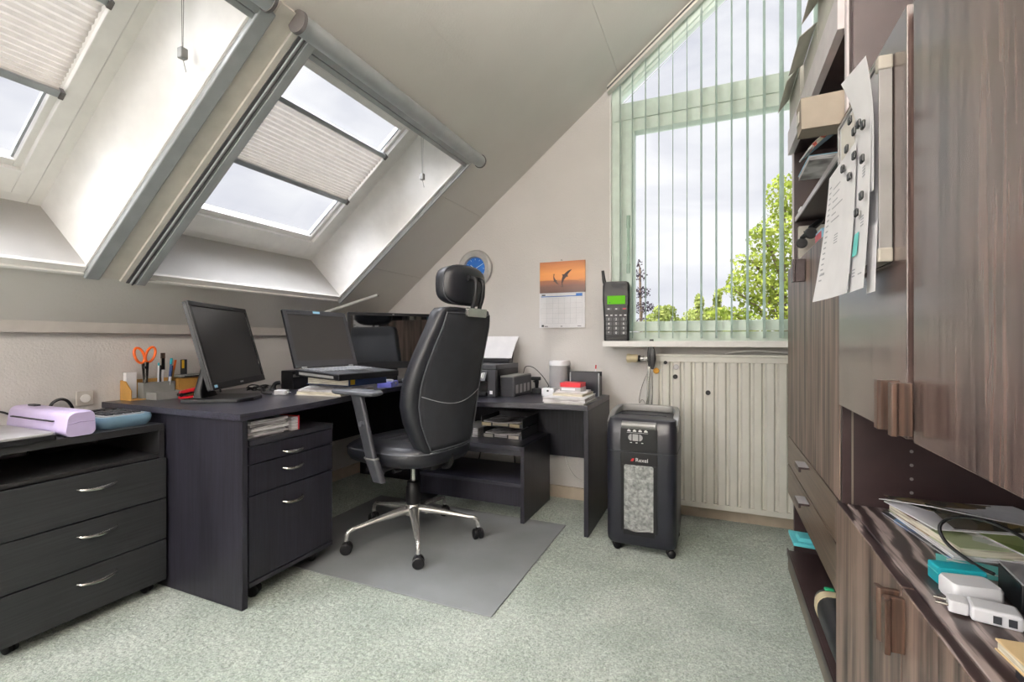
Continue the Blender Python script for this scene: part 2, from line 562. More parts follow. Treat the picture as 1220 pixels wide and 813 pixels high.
# walls
struct('wall_left', Bx(XL - 0.12, XL, YB - 0.1, YW + 0.2, 0, 1.06), MT['wall'])
struct('wall_right', Bx(XR, XR + 0.12, YB - 0.1, YW + 0.2, 0, 3.72), MT['wall'])
def roof_z(x): return 1.055 + (x - XL) / CB * SB
M_XZ = lambda y: Matrix(((1, 0, 0, 0), (0, 0, -1, y), (0, 1, 0, 0), (0, 0, 0, 1)))   # (x, z, t) -> room, t towards -Y
WX0, WX1, WZ0 = -0.605, 0.56, 1.0
bm = BM()
prism(bm, [(XL, 0), (WX0, 0), (WX0, roof_z(WX0) + 0.02), (XL, roof_z(XL) + 0.02)], -0.2, 0, M_XZ(YW))
prism(bm, [(WX0, 0), (WX1, 0), (WX1, WZ0), (WX0, WZ0)], -0.2, 0, M_XZ(YW))
prism(bm, [(WX1, 0), (XR, 0), (XR, roof_z(XR) + 0.02), (WX1, roof_z(WX1) + 0.02)], -0.2, 0, M_XZ(YW))
struct('wall_far', bm, MT['wall'])
bm = BM()
prism(bm, [(XL, 0), (XR, 0), (XR, roof_z(XR) + 0.02), (XL, roof_z(XL) + 0.02)], 0, 0.12, M_XZ(YB))
struct('wall_back', bm, MT['wall'])
struct('baseboard_far', Bx(XL, XR, YW - 0.016, YW, 0, 0.075), MT['skirting'])
struct('baseboard_left', Bx(XL, XL + 0.014, YB, YW - 0.016, 0, 0.075), MT['skirting'])
# the batten where the slope meets the knee wall
bm = BM()
prism(bm, [(0, 0), (0.047, 0.004), (0.06, 0.05), (0.045, 0.045), (0, 0.012)], 0, YW - YB, Matrix(((1, 0, 0, XL - 0.002), (0, 0, 1, YB), (0, 1, 0, 1.052), (0, 0, 0, 1))))
struct('trim_1', bm, MT['trim'])

# sloping ceiling: boards laid between the seams, holes for the two roof windows and the added third
Y2 = (1.215, 2.345); Y1 = (-0.12, 1.012)
B0, B1 = 0.416, 1.60
seams = [0.6915, 1.338, 1.946, 2.567, 3.187, 3.807]
bm = BM()
Y3 = (-1.62, -0.49)
ys = [YB - 0.1, Y3[0], Y3[1], Y1[0], Y1[1], Y2[0], Y2[1], YW + 0.05]
bs = sorted([-0.03, B0, B1, 4.26] + seams)
for i in range(7):
    for j in range(len(bs) - 1):
        if i in (1, 3, 5) and B0 <= (bs[j] + bs[j + 1]) / 2 <= B1: continue
        lo = bs[j] + (0.0014 if bs[j] in seams else 0); hi = bs[j + 1] - (0.0014 if bs[j + 1] in seams else 0)
        rbox(bm, ys[i], ys[i + 1], lo, hi, 0, 0.004)
for i in range(7):
    for lo, hi in ((-0.03, B0), (B0, B1), (B1, 4.26)):
        if i in (1, 3, 5) and lo == B0: continue
        rbox(bm, ys[i], ys[i + 1], lo, hi, 0.0035, 0.3)
struct('ceiling', bm, MT['ceil'])

# ------------------------------------------------------------------ roof windows
def ring(bm, ya, yb, ba, bb, w, n0, n1, wl=None):
    """rectangular frame in the roof plane"""
    wl = wl or w
    rbox(bm, ya, ya + w, ba, bb, n0, n1); rbox(bm, yb - w, yb, ba, bb, n0, n1)
    rbox(bm, ya + w, yb - w, ba, ba + wl, n0, n1); rbox(bm, ya + w, yb - w, bb - wl, bb, n0, n1)
    return bm

def roof_window(name, Y, blind=True):
    ya, yb = Y
    w = empty_struct(name)
    s = 0.062
    # splayed lining boards
    bm = BM()
    def board(p0, p1, q0, q1, d):
        hexa(bm, [p0, p1, p1 + d, p0 + d, q0, q1, q1 + d, q0 + d])
    n = 0.30
    A = [RP(ya, B0), RP(yb, B0), RP(yb, B1), RP(ya, B1)]
    Bq = [RP(ya + s, B0 - 0.0, n), RP(yb - s, B0, n), RP(yb - s, B1, n), RP(ya + s, B1, n)]
    ey = Vector((0, 0.012, 0)); eb = (RP(0, 1) - RP(0, 0)) * 0.012
    board(A[0], A[1], Bq[0], Bq[1], -eb); board(A[1], A[2], Bq[1], Bq[2], ey); board(A[2], A[3], Bq[2], Bq[3], eb); board(A[3], A[0], Bq[3], Bq[0], -ey)
    obj('lining', bm, MT['lining'], w)
    f0, f1 = ya + s, yb - s
    bm = ring(BM(), f0 - 0.012, f1 + 0.012, B0 - 0.012, B1 + 0.012, 0.05, 0.295, 0.345)
    obj('outer_frame', bm, MT['white'], w, bevel=0.004)
    bm = ring(BM(), f0 + 0.042, f1 - 0.042, B0 + 0.042, B1 - 0.02, 0.055, 0.285, 0.35, 0.105)
    ring(bm, f0 + 0.09, f1 - 0.09, B0 + 0.14, B1 - 0.12, 0.028, 0.305, 0.35, 0.035)
    obj('sash', bm, MT['white'], w, bevel=0.003)
    bm = rbox(BM(), f0 + 0.11, f1 - 0.11, B0 + 0.17, B1 - 0.15, 0.334, 0.338)
    obj('pane', bm, MT['glass'], w)
    bm = BM()
    for a in (f0 + 0.121, f1 - 0.129): rbox(bm, a, a + 0.008, B0 + 0.175, B1 - 0.155, 0.318, 0.332)
    obj('glazing_bead', bm, MT['alu'], w)
    # white edging around the opening
    bm = BM()
    rbox(bm, ya, yb, B0 - 0.03, B0, -0.014, 0.0); rbox(bm, ya, yb, B0 - 0.042, B0 - 0.03, -0.022, 0.0)
    rbox(bm, yb - 0.006, yb + 0.016, B0, B1, -0.010, 0.002)
    obj('edging', bm, MT['white'], w, bevel=0.002)
    # pleated blind hanging in the sash
    if not blind: return w, None
    pa, pb = f0 + 0.112, f1 - 0.112
    lo, hi = 0.915, 1.275
    bl = thing('pleated_blind', '', 'blind', RP((pa + pb) / 2, lo, 0.29))
    def fold(u, v):
        k = v * 34
        tri = abs((k % 2) - 1)
        return RP(pa + u * (pb - pa), lo + 0.012 + (hi - lo - 0.024) * (v ** 1.25), 0.296 - 0.009 * tri - 0.004)
    obj('cloth', sheet(BM(), fold, 2, 102), MT['pleat'], bl)
    obj('top_rail', rbox(BM(), pa - 0.004, pb + 0.004, hi - 0.012, hi + 0.012, 0.278, 0.30), MT['alu'], bl, bevel=0.003)
    obj('bottom_rail', rbox(BM(), pa - 0.004, pb + 0.004, lo - 0.014, lo + 0.012, 0.276, 0.30), MT['alu'], bl, bevel=0.003)
    for q in (lo, hi):
        obj('rail_clip', rbox(BM(), pb + 0.002, pb + 0.016, q - 0.015, q + 0.013, 0.272, 0.30), MT['capgrey'], bl, bevel=0.002)
    return w, bl

win2, blind_a = roof_window('window_2', Y2)
win3, blind_b = roof_window('window_3', Y1)
roof_window('added_skylight', Y3, False)  # skylight added out of view to bring more daylight into the room
blind_a['label'] = 'cream pleated blind half drawn across the skylight above the laptop'
blind_b['label'] = 'cream pleated blind drawn across the skylight cut by the left photo edge'
blind_a['group'] = blind_b['group'] = 'pleated skylight blinds'

# boxed board between the roof windows, and the thin fillet along it
bm = BM()
rbox(bm, 1.066, 1.158, B0 - 0.05, B1 + 0.06, -0.016, 0.0)
rbox(bm, 1.135, 1.158, B0 - 0.05, B1 + 0.02, -0.026, -0.016)
struct('trim_2', bm, MT['cream'], bevel=0.002)

def roller(name, ya, yb, rail_l, rail_r, label, cap=0.045):
    t = thing(name, label, 'roller screen', RP((ya + yb) / 2, B1 + 0.05, 0))
    c = RP(ya - 0.035, B1 + 0.046, -0.036); d = RP(yb + cap, B1 + 0.046, -0.036)
    bm = tube(BM(), [c, d], 0.034, 28)
    rbox(bm, ya - 0.035, yb + cap, B1 + 0.022, B1 + 0.07, -0.036, 0.0)
    obj('cassette', bm, MT['alu'], t, smooth=True)
    for p, sgn in ((c, -1), (d, 1)):
        obj('end_cap', tube(BM(), [p, p + Vector((0, sgn * 0.012, 0))], [0.038, 0.036], 28), MT['capgrey'], t, smooth=True)
    bm = BM(); rbox(bm, rail_l[0], rail_l[1], B0 - 0.05, B1 + 0.02, -0.034, -0.002)
    rbox(bm, rail_l[0] + 0.018, rail_l[1], B0 - 0.046, B1 + 0.02, -0.041, -0.034)
    obj('side_rail', bm, MT['alu'], t, bevel=0.003)
    bm = BM(); rbox(bm, rail_l[0] - 0.012, rail_l[0], B0 - 0.05, B1 + 0.02, -0.030, -0.002); rbox(bm, rail_l[0]+0.004, rail_l[0] + 0.010, B0 - 0.05, B1 + 0.02, -0.040, -0.034)
    obj('rail_groove', bm, MT['alud'], t)
    bm = BM(); rbox(bm, rail_r[0], rail_r[1], B0 - 0.05, B1 + 0.02, -0.030, -0.002)
    obj('side_rail', bm, MT['alu'], t, bevel=0.004)
    bm = BM(); rbox(bm, rail_l[1], rail_r[0], B1 - 0.012, B1 + 0.012, -0.03, -0.004); rbox(bm, rail_l[1], rail_r[0], B1 - 0.036, B1 - 0.016, -0.024, -0.006)
    obj('pull_bar', bm, MT['alu'], t, bevel=0.003)
    return t
roller('roller_screen', 1.165, 2.365, (1.168, 1.222), (2.362, 2.376), 'rolled up screen with grey cassette around the skylight above the laptop').__setitem__('group', 'skylight roller screens')
roller('roller_screen', -0.12, 1.018, (-0.172, -0.122), (1.014, 1.064), 'rolled up screen with grey rail around the skylight cut by the photo edge', -0.008).__setitem__('group', 'skylight roller screens')

def pull_cord(x, y, z0, z1, label):
    t = thing('pull_cord', label, 'cord', (x, y, z1), 0, 'skylight pull cords')
    bm = BM()
    tube(bm, [(x - 0.012, y, z0), (x - 0.002, y, z1 + 0.02)], 0.0011, 6); tube(bm, [(x + 0.012, y, z0), (x + 0.002, y, z1 + 0.02)], 0.0011, 6)
    tube(bm, [(x, y, z1 - 0.01), (x + 0.008, y + 0.006, z1 - 0.055)], 0.0012, 6)
    obj('string', bm, MT['greyp'], t)
    obj('weight', Bx(x - 0.011, x + 0.011, y - 0.011, y + 0.011, z1 - 0.014, z1 + 0.02), MT['greyp'], t, bevel=0.003)
pull_cord(-1.494, 2.2, 2.45, 1.93, 'thin pull cord with small weight hanging in the skylight above the laptop')
pull_cord(-1.552, 0.955, 2.45, 1.93, 'thin pull cord with small weight hanging in the skylight cut by the photo edge')

# ------------------------------------------------------------------ gable window
g = empty_struct('window_1')
FY0, FY1 = 2.985, 3.06
def slope_bar(bm, x0, x1, down0, down1, y0, y1):
    """bar following the roof line between x0 and x1, from down0 to down1 below it"""
    p = [(x0, y0, roof_z(x0) - down1), (x1, y0, roof_z(x1) - down1), (x1, y1, roof_z(x1) - down1), (x0, y1, roof_z(x0) - down1),
         (x0, y0, roof_z(x0) - down0), (x1, y0, roof_z(x1) - down0), (x1, y1, roof_z(x1) - down0), (x0, y1, roof_z(x0) - down0)]
    return hexa(bm, p)
bm = BM()
box(bm, WX0, WX0 + 0.065, FY0, FY1, WZ0, roof_z(WX0) - 0.01)
box(bm, WX1 - 0.065, WX1, FY0, FY1, WZ0, roof_z(WX1) - 0.01)
box(bm, WX0, WX1, FY0 + 0.001, FY1, WZ0, WZ0 + 0.075)
box(bm, WX0 + 0.02, WX1, FY0 - 0.012, FY1, 2.40, 2.505)
slope_bar(bm, WX0, WX1, 0.01, 0.075, FY0 + 0.002, FY1)
slope_bar(bm, WX0 + 0.05, WX1, 0.075, 0.10, FY0 + 0.02, FY1)
obj('window_frame', bm, MT['mint'], g, bevel=0.003)
bm = BM()
sx0, sx1, sz0, sz1 = WX0 + 0.07, WX1 - 0.07, WZ0 + 0.08, 2.395
for a in ((sx0, sx0 + 0.075, sz0, sz1), (sx1 - 0.075, sx1, sz0, sz1), (sx0 + 0.075, sx1 - 0.075, sz0, sz0 + 0.06), (sx0 + 0.075, sx1 - 0.075, sz1 - 0.075, sz1)):
    box(bm, a[0], a[1], FY0 - 0.018, FY1 - 0.01, a[2], a[3])
obj('sash', bm, MT['mint'], g, bevel=0.004)
obj('pane', Bx(sx0 + 0.07, sx1 - 0.07, 3.02, 3.026, sz0 + 0.055, sz1 - 0.07), MT['glass'], g)
obj('pane', prism(BM(), [(WX0 + 0.06, 2.50), (WX1 - 0.06, 2.50), (WX1 - 0.06, roof_z(WX1 - 0.06) - 0.12), (WX0 + 0.06, 2.52)], -0.006, 0, M_XZ(3.02)), MT['glass'], g)
hb = BM(); box(hb, -0.503, -0.486, 2.955, 2.968, 1.50, 1.78); box(hb, -0.506, -0.483, 2.96, 2.972, 1.44, 1.50); box(hb, -0.506, -0.483, 2.96, 2.972, 1.72, 1.80)
obj('espagnolette_handle', hb, plain('mint_grey_handle', (150, 172, 158), 0.4), g, bevel=0.003)
obj('reveal', Bx(WX0 - 0.001, WX0 + 0.006, YW - 0.004, FY0, WZ0 + 0.03, roof_z(WX0) - 0.01), MT['white'], g)
obj('window_sill', Bx(-0.617, 0.60, 2.785, FY0, 0.986, 1.020), MT['white'], g, bevel=0.003)

# vertical blind
vb = thing('vertical_blind', 'mint green vertical slat blind hanging open across the gable window', 'blind', (0, 2.90, 1.04))
bm = BM(); slope_bar(bm, WX0 - 0.005, WX1 + 0.04, 0.012, 0.058, 2.885, 2.935)
obj('head_rail', bm, MT['cream'], vb, bevel=0.003)
bm = BM(); slope_bar(bm, WX0 - 0.005, WX1 + 0.04, 0.030, 0.040, 2.880, 2.886)
obj('rail_groove', bm, MT['alud'], vb)
slat_x = [-0.535, -0.462, -0.385, -0.308, -0.23, -0.152, -0.073, 0.006, 0.085, 0.165, 0.247, 0.33, 0.412, 0.494]
rs = random.Random(5)
for i, x in enumerate(slat_x):
    a = R(-6 + rs.uniform(-2.5, 2.5))
    top = roof_z(x - 0.012) - 0.075; half = 0.0435; yc = 2.913
    def slat(u, v, a=a, top=top, x=x):
        s = (u - 0.5) * 2 * half
        bow = 0.004 * (1 - (2 * u - 1) ** 2)
        return (x + s * math.sin(a) + bow, yc + s * math.cos(a), 1.036 + (top - 1.036) * v)
    obj('slat', sheet(BM(), slat, 6, 1, 0.0006), MT['slat'], vb)
    if i == 0: pass

# ------------------------------------------------------------------ trees beyond the window
def tree(name, label, x, y, zb, crown, leaf_m, n, size, seed, trunk_r=0.09, branches=9):
    t = thing(name, label, 'tree', (x, y, zb), 0, 'trees outside the window')
    r = random.Random(seed)
    bm = BM()
    top = max(c[2] + c[3] for c in crown)
    tube(bm, [(x, y, zb), (x + 0.05, y, (zb + top) / 2), (x, y, top - 0.3)], [trunk_r, trunk_r * 0.7, 0.02], 7)
    for c in crown:
        tube(bm, [(x, y, max(zb, c[2] - 0.9)), ((x + c[0]) / 2, y, c[2] - 0.35), (c[0], c[1], c[2])], [trunk_r * 0.4, 0.03, 0.01], 5)
    obj('trunk', bm, MT['bark'], t)
    bm = BM()
    tot = sum(c[3] ** 2 for c in crown)
    for c in crown:
        for k in range(int(n * c[3] ** 2 / tot)):
            while True:
                d = Vector((r.uniform(-1, 1), r.uniform(-1, 1), r.uniform(-1, 1)))
                if d.length <= 1: break
            p = Vector((c[0] + d.x * c[3] * c[4], c[1] + d.y * c[3], c[2] + d.z * c[3] * c[5]))
            u = Vector((r.uniform(-1, 1), r.uniform(-1, 1), r.uniform(-1, 1))).normalized() * size * r.uniform(0.6, 1.3)
            w = u.orthogonal(); w.rotate(Matrix.Rotation(r.uniform(0, 6), 3, u.normalized()))
            v = [bm.verts.new(p - u), bm.verts.new(p + w * 0.7), bm.verts.new(p + u), bm.verts.new(p - w * 0.7)]
            bm.faces.new(v)
    obj('foliage', bm, leaf_m, t)
    return t
TY = 10.0
tree('ginkgo_tree', 'tall yellow green tree outside at the right of the window', 1.15, TY, -6,
     [(0.95, TY, 1.2, 0.75, 1.1, 0.9), (0.72, TY, 2.1, 0.55, 1.0, 0.8), (1.15, TY, 2.9, 0.6, 1.0, 0.9), (0.62, TY - 0.1, 2.55, 0.25, 1.6, 0.5), (1.3, TY, 1.9, 0.7, 1, 1), (1.2, TY, 3.7, 0.45, 0.8, 1), (0.30, TY, 1.55, 0.28, 1.8, 0.45), (0.35, TY, 2.0, 0.2, 1.8, 0.4), (0.42, TY, 0.9, 0.5, 1.2, 0.7), (0.78, TY, 3.05, 0.2, 1.2, 0.5)],
     MT['leaf1'], 7000, 0.036, 11)
tree('willow_tree', 'light green feathery tree outside at the middle of the window', -0.4, TY + 2.2, -6,
     [(-0.35, TY + 2.2, 1.45, 0.45, 1.0, 0.9), (0.05, TY + 2.2, 1.5, 0.40, 0.9, 1.0), (-0.75, TY + 2.2, 1.25, 0.4, 1.1, 0.8), (0.42, TY + 2.2, 1.25, 0.42, 1.2, 0.7), (-0.35, TY + 2.2, 1.95, 0.22, 0.5, 1.0), (0.05, TY + 2.2, 2.0, 0.2, 0.5, 1.0), (-1.2, TY + 2.2, 1.35, 0.5, 1.0, 0.9), (-1.15, TY + 2.2, 1.75, 0.25, 1.2, 0.7)],
     MT['leaf2'], 8000, 0.034, 12)
tree('conifer_tree', 'dark purplish sparse conifer outside at the left of the window', -2.02, TY + 4.2, -6,
     [(-2.0, TY + 4.2, 2.45, 0.34, 0.9, 0.5), (-1.95, TY + 4.2, 2.0, 0.42, 1.0, 0.45), (-1.85, TY + 4.2, 1.5, 0.5, 1.1, 0.45), (-2.03, TY + 4.2, 2.95, 0.25, 0.8, 0.8), (-2.05, TY + 4.2, 3.3, 0.14, 0.6, 1.0)],
     MT['leaf3'], 1000, 0.03, 13)
gr = obj('ground', Bx(-30, 30, 3.4, 60, -6.2, -6.0), plain('lawn', (84, 88, 78), 0.9)); gr['kind'] = 'structure'

# ------------------------------------------------------------------ sky, sun behind cloud, added fill lamps, camera
w = bpy.data.worlds.new('overcast'); scene.world = w; w.use_nodes = True
nt = w.node_tree; nt.nodes.clear()
def N(k, **kw):
    x = nt.nodes.new(k)
    for a, b in kw.items(): setattr(x, a, b)
    return x
tc = N('ShaderNodeTexCoord'); sep = N('ShaderNodeSeparateXYZ'); nt.links.new(tc.outputs['Generated'], sep.inputs[0])
mp = N('ShaderNodeMapping'); mp.inputs['Scale'].default_value = (1, 1, 2.6); nt.links.new(tc.outputs['Generated'], mp.inputs[0])
ns = N('ShaderNodeTexNoise'); ns.inputs['Scale'].default_value = 3.2; ns.inputs['Detail'].default_value = 6; ns.inputs['Distortion'].default_value = 0.5
nt.links.new(mp.outputs[0], ns.inputs['Vector'])
cr = N('ShaderNodeValToRGB'); e = cr.color_ramp.elements
e[0].position = 0.3; e[0].color = rgb((214, 215, 226)); e[1].position = 0.62; e[1].color = rgb((250, 249, 252))
nt.links.new(ns.outputs['Fac'], cr.inputs['Fac'])
# an overcast sky grows brighter towards the zenith
mr = N('ShaderNodeMapRange'); mr.interpolation_type = 'SMOOTHSTEP'
mr.inputs['From Min'].default_value = 0.56; mr.inputs['From Max'].default_value = 0.95
mr.inputs['To Min'].default_value = 1.12; mr.inputs['To Max'].default_value = SKY_ZENITH
nt.links.new(sep.outputs['Z'], mr.inputs['Value'])
# the sun stands behind the cloud high over the skylights and lights the cloud around it
dp = N('ShaderNodeVectorMath', operation='DOT_PRODUCT'); dp.inputs[1].default_value = Vector((-0.42, -0.33, 0.84)).normalized()
nt.links.new(tc.outputs['Generated'], dp.inputs[0])
gl = N('ShaderNodeMapRange'); gl.interpolation_type = 'SMOOTHSTEP'
gl.inputs['From Min'].default_value = 0.70; gl.inputs['From Max'].default_value = 0.99
gl.inputs['To Min'].default_value = 0.0; gl.inputs['To Max'].default_value = SKY_GLOW
nt.links.new(dp.outputs['Value'], gl.inputs['Value'])
ad = N('ShaderNodeMath', operation='ADD'); nt.links.new(mr.outputs['Result'], ad.inputs[0]); nt.links.new(gl.outputs['Result'], ad.inputs[1])
bg = N('ShaderNodeBackground'); ou = N('ShaderNodeOutputWorld')
nt.links.new(cr.outputs['Color'], bg.inputs['Color']); nt.links.new(ad.outputs[0], bg.inputs['Strength'])
nt.links.new(bg.outputs[0], ou.inputs['Surface'])

sd = bpy.data.lights.new('sun_behind_cloud', 'SUN'); sd.energy = SUN_E; sd.angle = R(24); sd.color = (1.0, 0.98, 0.95)
so = bpy.data.objects.new('sun_behind_cloud', sd); COL.objects.link(so)
so.rotation_euler = Vector((0.50, 0.36, -0.80)).to_track_quat('-Z', 'Y').to_euler()

t = thing('added_fill_lamp', 'added uplighter for fill light, unseen behind the camera', 'lamp', (-0.10, -0.95, 0))  # uplighter added out of view to brighten ceiling and room
obj('lamp_base', lathe(BM(), [(0.15, 0.0005), (0.15, 0.015), (0.02, 0.025)], 28), MT['steel'], t, world=False, smooth=True)
obj('pole', tube(BM(), [(0, 0, 0.02), (0, 0, 1.60)], 0.011, 12), MT['steel'], t, world=False, smooth=True)
obj('fill_lamp_shade', lathe(BM(), [(0.02, 1.60), (0.10, 1.625), (0.18, 1.69), (0.20, 1.74), (0.195, 1.74), (0.175, 1.695), (0.10, 1.632), (0.02, 1.61)], 32), MT['white'], t, world=False, smooth=True)
obj('fill_bulb', lathe(BM(), [(0.03, 1.63), (0.13, 1.672), (0.13, 1.685), (0.03, 1.688)], 24), glow('fill_bulb_glow', (255, 250, 244), FILL_UP_E), t, world=False, smooth=True)

t = thing('added_fill_lamp', 'added opal globe for fill light, unseen behind the camera under the slope', 'lamp', (-1.56, -1.4, 0))  # globe lamp added out of view as a second fill light
obj('lamp_base', lathe(BM(), [(0.13, 0.0005), (0.13, 0.015), (0.02, 0.025)], 28), MT['steel'], t, world=False, smooth=True)
obj('pole', tube(BM(), [(0, 0, 0.02), (0, 0, 1.28)], 0.011, 12), MT['steel'], t, world=False, smooth=True)
obj('fill_lamp_shade', lathe(BM(), [(0.03, 1.27), (0.11, 1.30), (0.165, 1.38), (0.17, 1.44), (0.165, 1.50), (0.11, 1.58), (0.03, 1.61)], 28), glow('fill_globe_glow', (255, 251, 246), FILL_GLOBE_E), t, world=False, smooth=True)

cd = bpy.data.cameras.new('camera'); cd.sensor_width = 36.0; cd.lens = 36.0 * 560 / 1220
cd.clip_start = 0.02; cd.clip_end = 200
co = bpy.data.objects.new('camera', cd); COL.objects.link(co)
co.location = (0, 0, 1.02); co.rotation_euler = (R(90), 0, math.atan(242 / 560))
scene.camera = co
scene.view_settings.view_transform = 'Standard'
scene.view_settings.look = 'None'
scene.view_settings.gamma = 1.0
scene.view_settings.use_curve_mapping = False
scene.view_settings.exposure = 0.0
scene.cycles.use_denoising = True
scene.cycles.max_bounces = 14
scene.cycles.diffuse_bounces = 8
scene.cycles.transparent_max_bounces = 24
scene.cycles.sample_clamp_indirect = 6.0
# ------------------------------------------------------------------ grey floor mat
mtb = BM(); prism(mtb, [(-2.02, 1.558), (-0.757, 1.558), (-0.757, 2.500), (-2.02, 2.500)], -0.001, 0.004)
tag(obj('floor_mat', mtb, MT['mat'], bevel=0.0015), 'thin grey chair mat lying on the green carpet', 'mat')

# ------------------------------------------------------------------ left desk
t = thing('desk', 'black brown corner desk under the windows with monitor and laptop', 'desk', (-2.1, 1.8, 0))
front = smooth_path([(-1.632, 1.212), (-1.642, 1.45), (-1.668, 1.70), (-1.705, 1.92), (-1.738, 2.10), (-1.757, 2.30), (-1.765, 2.90)], 4)
poly = [(p.x, p.y) for p in front] + [(-2.542, 2.90), (-2.542, 1.212)]
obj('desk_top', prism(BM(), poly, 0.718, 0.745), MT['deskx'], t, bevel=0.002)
obj('end_panel', Bx(-2.535, -1.636, 1.222, 1.246, 0.0, 0.7175), MT['desk'], t, bevel=0.0015)
obj('back_panel', Bx(-2.535, -2.515, 1.247, 2.88, 0.30, 0.7175), MT['deskd'], t)
obj('leg_panel', Bx(-2.51, -1.86, 2.86, 2.884, 0.0, 0.7175), MT['desk'], t)

# drawer pedestal under it
def bow_handle(parent, m, x, y, z, w=0.09, out=0.022, r=0.005, sag=0.004):
    """arched bar handle on a front that looks towards +X"""
    pts = smooth_path([(x, y - w / 2, z), (x + out * 0.7, y - w * 0.36, z - sag), (x + out, y, z - sag * 1.6), (x + out * 0.7, y + w * 0.36, z - sag), (x, y + w / 2, z)], 5)
    n = len(pts)
    rr = [r * (0.6 + 0.6 * math.sin(PI * i / (n - 1))) for i in range(n)]
    return obj('handle', tube(BM(), pts, rr, 8), m, parent, smooth=True)

def caster(name, parent, x, y, z0, m=None, rad=0.024, w=0.03, ang=0.0):
    bm = BM()
    mt = Matrix.Translation((x, y, z0 + rad)) @ Matrix.Rotation(ang, 4, 'Z') @ Matrix.Rotation(PI / 2, 4, 'X')
    for s in (-1, 1):
        lathe(bm, [(rad * 0.7, -0.3 * w), (rad, -0.2 * w), (rad, 0.2 * w), (rad * 0.7, 0.3 * w)], 16, mt @ Matrix.Translation((0, 0, s * w * 0.36)))
    tube(bm, [(x, y, z0 + rad), (x, y, z0 + rad * 2.6)], rad * 0.35, 8)
    return obj(name, bm, m or MT['plastic'], parent, smooth=True)

t = thing('drawer_pedestal', 'black drawer unit on wheels under the left desk', 'drawers', (-1.9, 1.48, 0))
PY0, PY1, PX = 1.262, 1.694, -1.652
bm = BM()
box(bm, -2.25, PX - 0.02, PY0, PY0 + 0.016, 0.066, 0.612); box(bm, -2.25, PX - 0.02, PY1 - 0.016, PY1, 0.066, 0.612)
box(bm, -2.25, PX - 0.02, PY0 + 0.016, PY1 - 0.016, 0.066, 0.085); box(bm, -2.25, -2.235, PY0 + 0.016, PY1 - 0.016, 0.085, 0.612)
box(bm, -2.25, PX + 0.004, PY0, PY1, 0.612, 0.634)
box(bm, PX - 0.02, PX + 0.002, PY0, PY1, 0.064, 0.082)
obj('carcass', bm, MT['deskd'], t, bevel=0.001)
for z0, z1 in ((0.540, 0.608), (0.418, 0.536), (0.085, 0.414)):
    d = obj('drawer', Bx(PX - 0.019, PX, PY0 + 0.001, PY1 - 0.001, z0, z1), MT['desk'], t, bevel=0.0015)
    zc = {0.540: 0.562, 0.418: 0.492}.get(z0, 0.352)
    bow_handle(d, MT['steel'], PX, 1.468, zc, 0.10, 0.024, 0.006)
for x, y, zz in ((-1.70, 1.32, 0.0), (-1.72, 1.635, 0.0042), (-2.2, 1.32, 0.0), (-2.2, 1.635, 0.0)):
    caster('caster', t, x, y, zz, rad=0.025, ang=0.5)

# loose papers on the pedestal
def paper_pile(name, label, x0, x1, y0, y1, z0, n, tmin, tmax, mats, cat='papers', rr=None, jig=0.012, yaw=6, parts=True):
    r = random.Random(rr or 1)
    t = thing(name, label, cat, ((x0 + x1) / 2, (y0 + y1) / 2, z0))
    z = z0
    for i in range(n):
        h = r.uniform(tmin, tmax)
        cx = (x0 + x1) / 2 + r.uniform(-jig, jig); cy = (y0 + y1) / 2 + r.uniform(-jig, jig)
        m4 = Matrix.Translation((cx, cy, z)) @ Matrix.Rotation(R(r.uniform(-yaw, yaw)), 4, 'Z')
        hx, hy = (x1 - x0) / 2 - jig, (y1 - y0) / 2 - jig
        obj('sheaf', box(BM(), -hx, hx, -hy, hy, 0, h - 0.0004), mats[i % len(mats)], t, mtx=m4)
        z += h
    return z, t
paper_pile('paper_stack', 'stack of loose papers on the drawer unit under the left desk', -2.02, -1.665, 1.275, 1.47, 0.634, 9, 0.005, 0.010, [MT['papere'], MT['paper'], MT['papere']], rr=4, yaw=3)
t = thing('folder', 'red backed folder beside the papers on the drawer unit', 'folder', (-1.85, 1.51, 0.634))
obj('cover', Bx(-2.02, -1.672, 1.515, 1.521, 0.634, 0.694), MT['red'], t)
obj('pages', Bx(-2.02, -1.674, 1.482, 1.5148, 0.634, 0.690), MT['papere'], t)

# ------------------------------------------------------------------ right desk, a little lower
t = thing('desk', 'lower black brown desk along the window wall carrying the printer', 'desk', (-1.15, 2.62, 0))
DZ = 0.685
front = smooth_path([(-1.735, 2.435), (-1.55, 2.425), (-1.40, 2.375), (-1.24, 2.30), (-0.90, 2.345), (-0.70, 2.375), (-0.603, 2.385)], 4)
poly = [(p.x, p.y) for p in front] + [(-0.603, 2.925), (-1.735, 2.925)]
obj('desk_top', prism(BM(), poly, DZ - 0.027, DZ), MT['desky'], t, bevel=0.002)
obj('end_panel', Bx(-0.627, -0.603, 2.392, 2.925, 0, DZ - 0.0275), MT['desk'], t, bevel=0.0015)
obj('modesty_panel', Bx(-1.70, -0.6275, 2.885, 2.902, 0.285, DZ - 0.0275), MT['desk'], t)
obj('leg_panel', Bx(-1.735, -1.711, 2.45, 2.925, 0, DZ - 0.0275), MT['desk'], t)

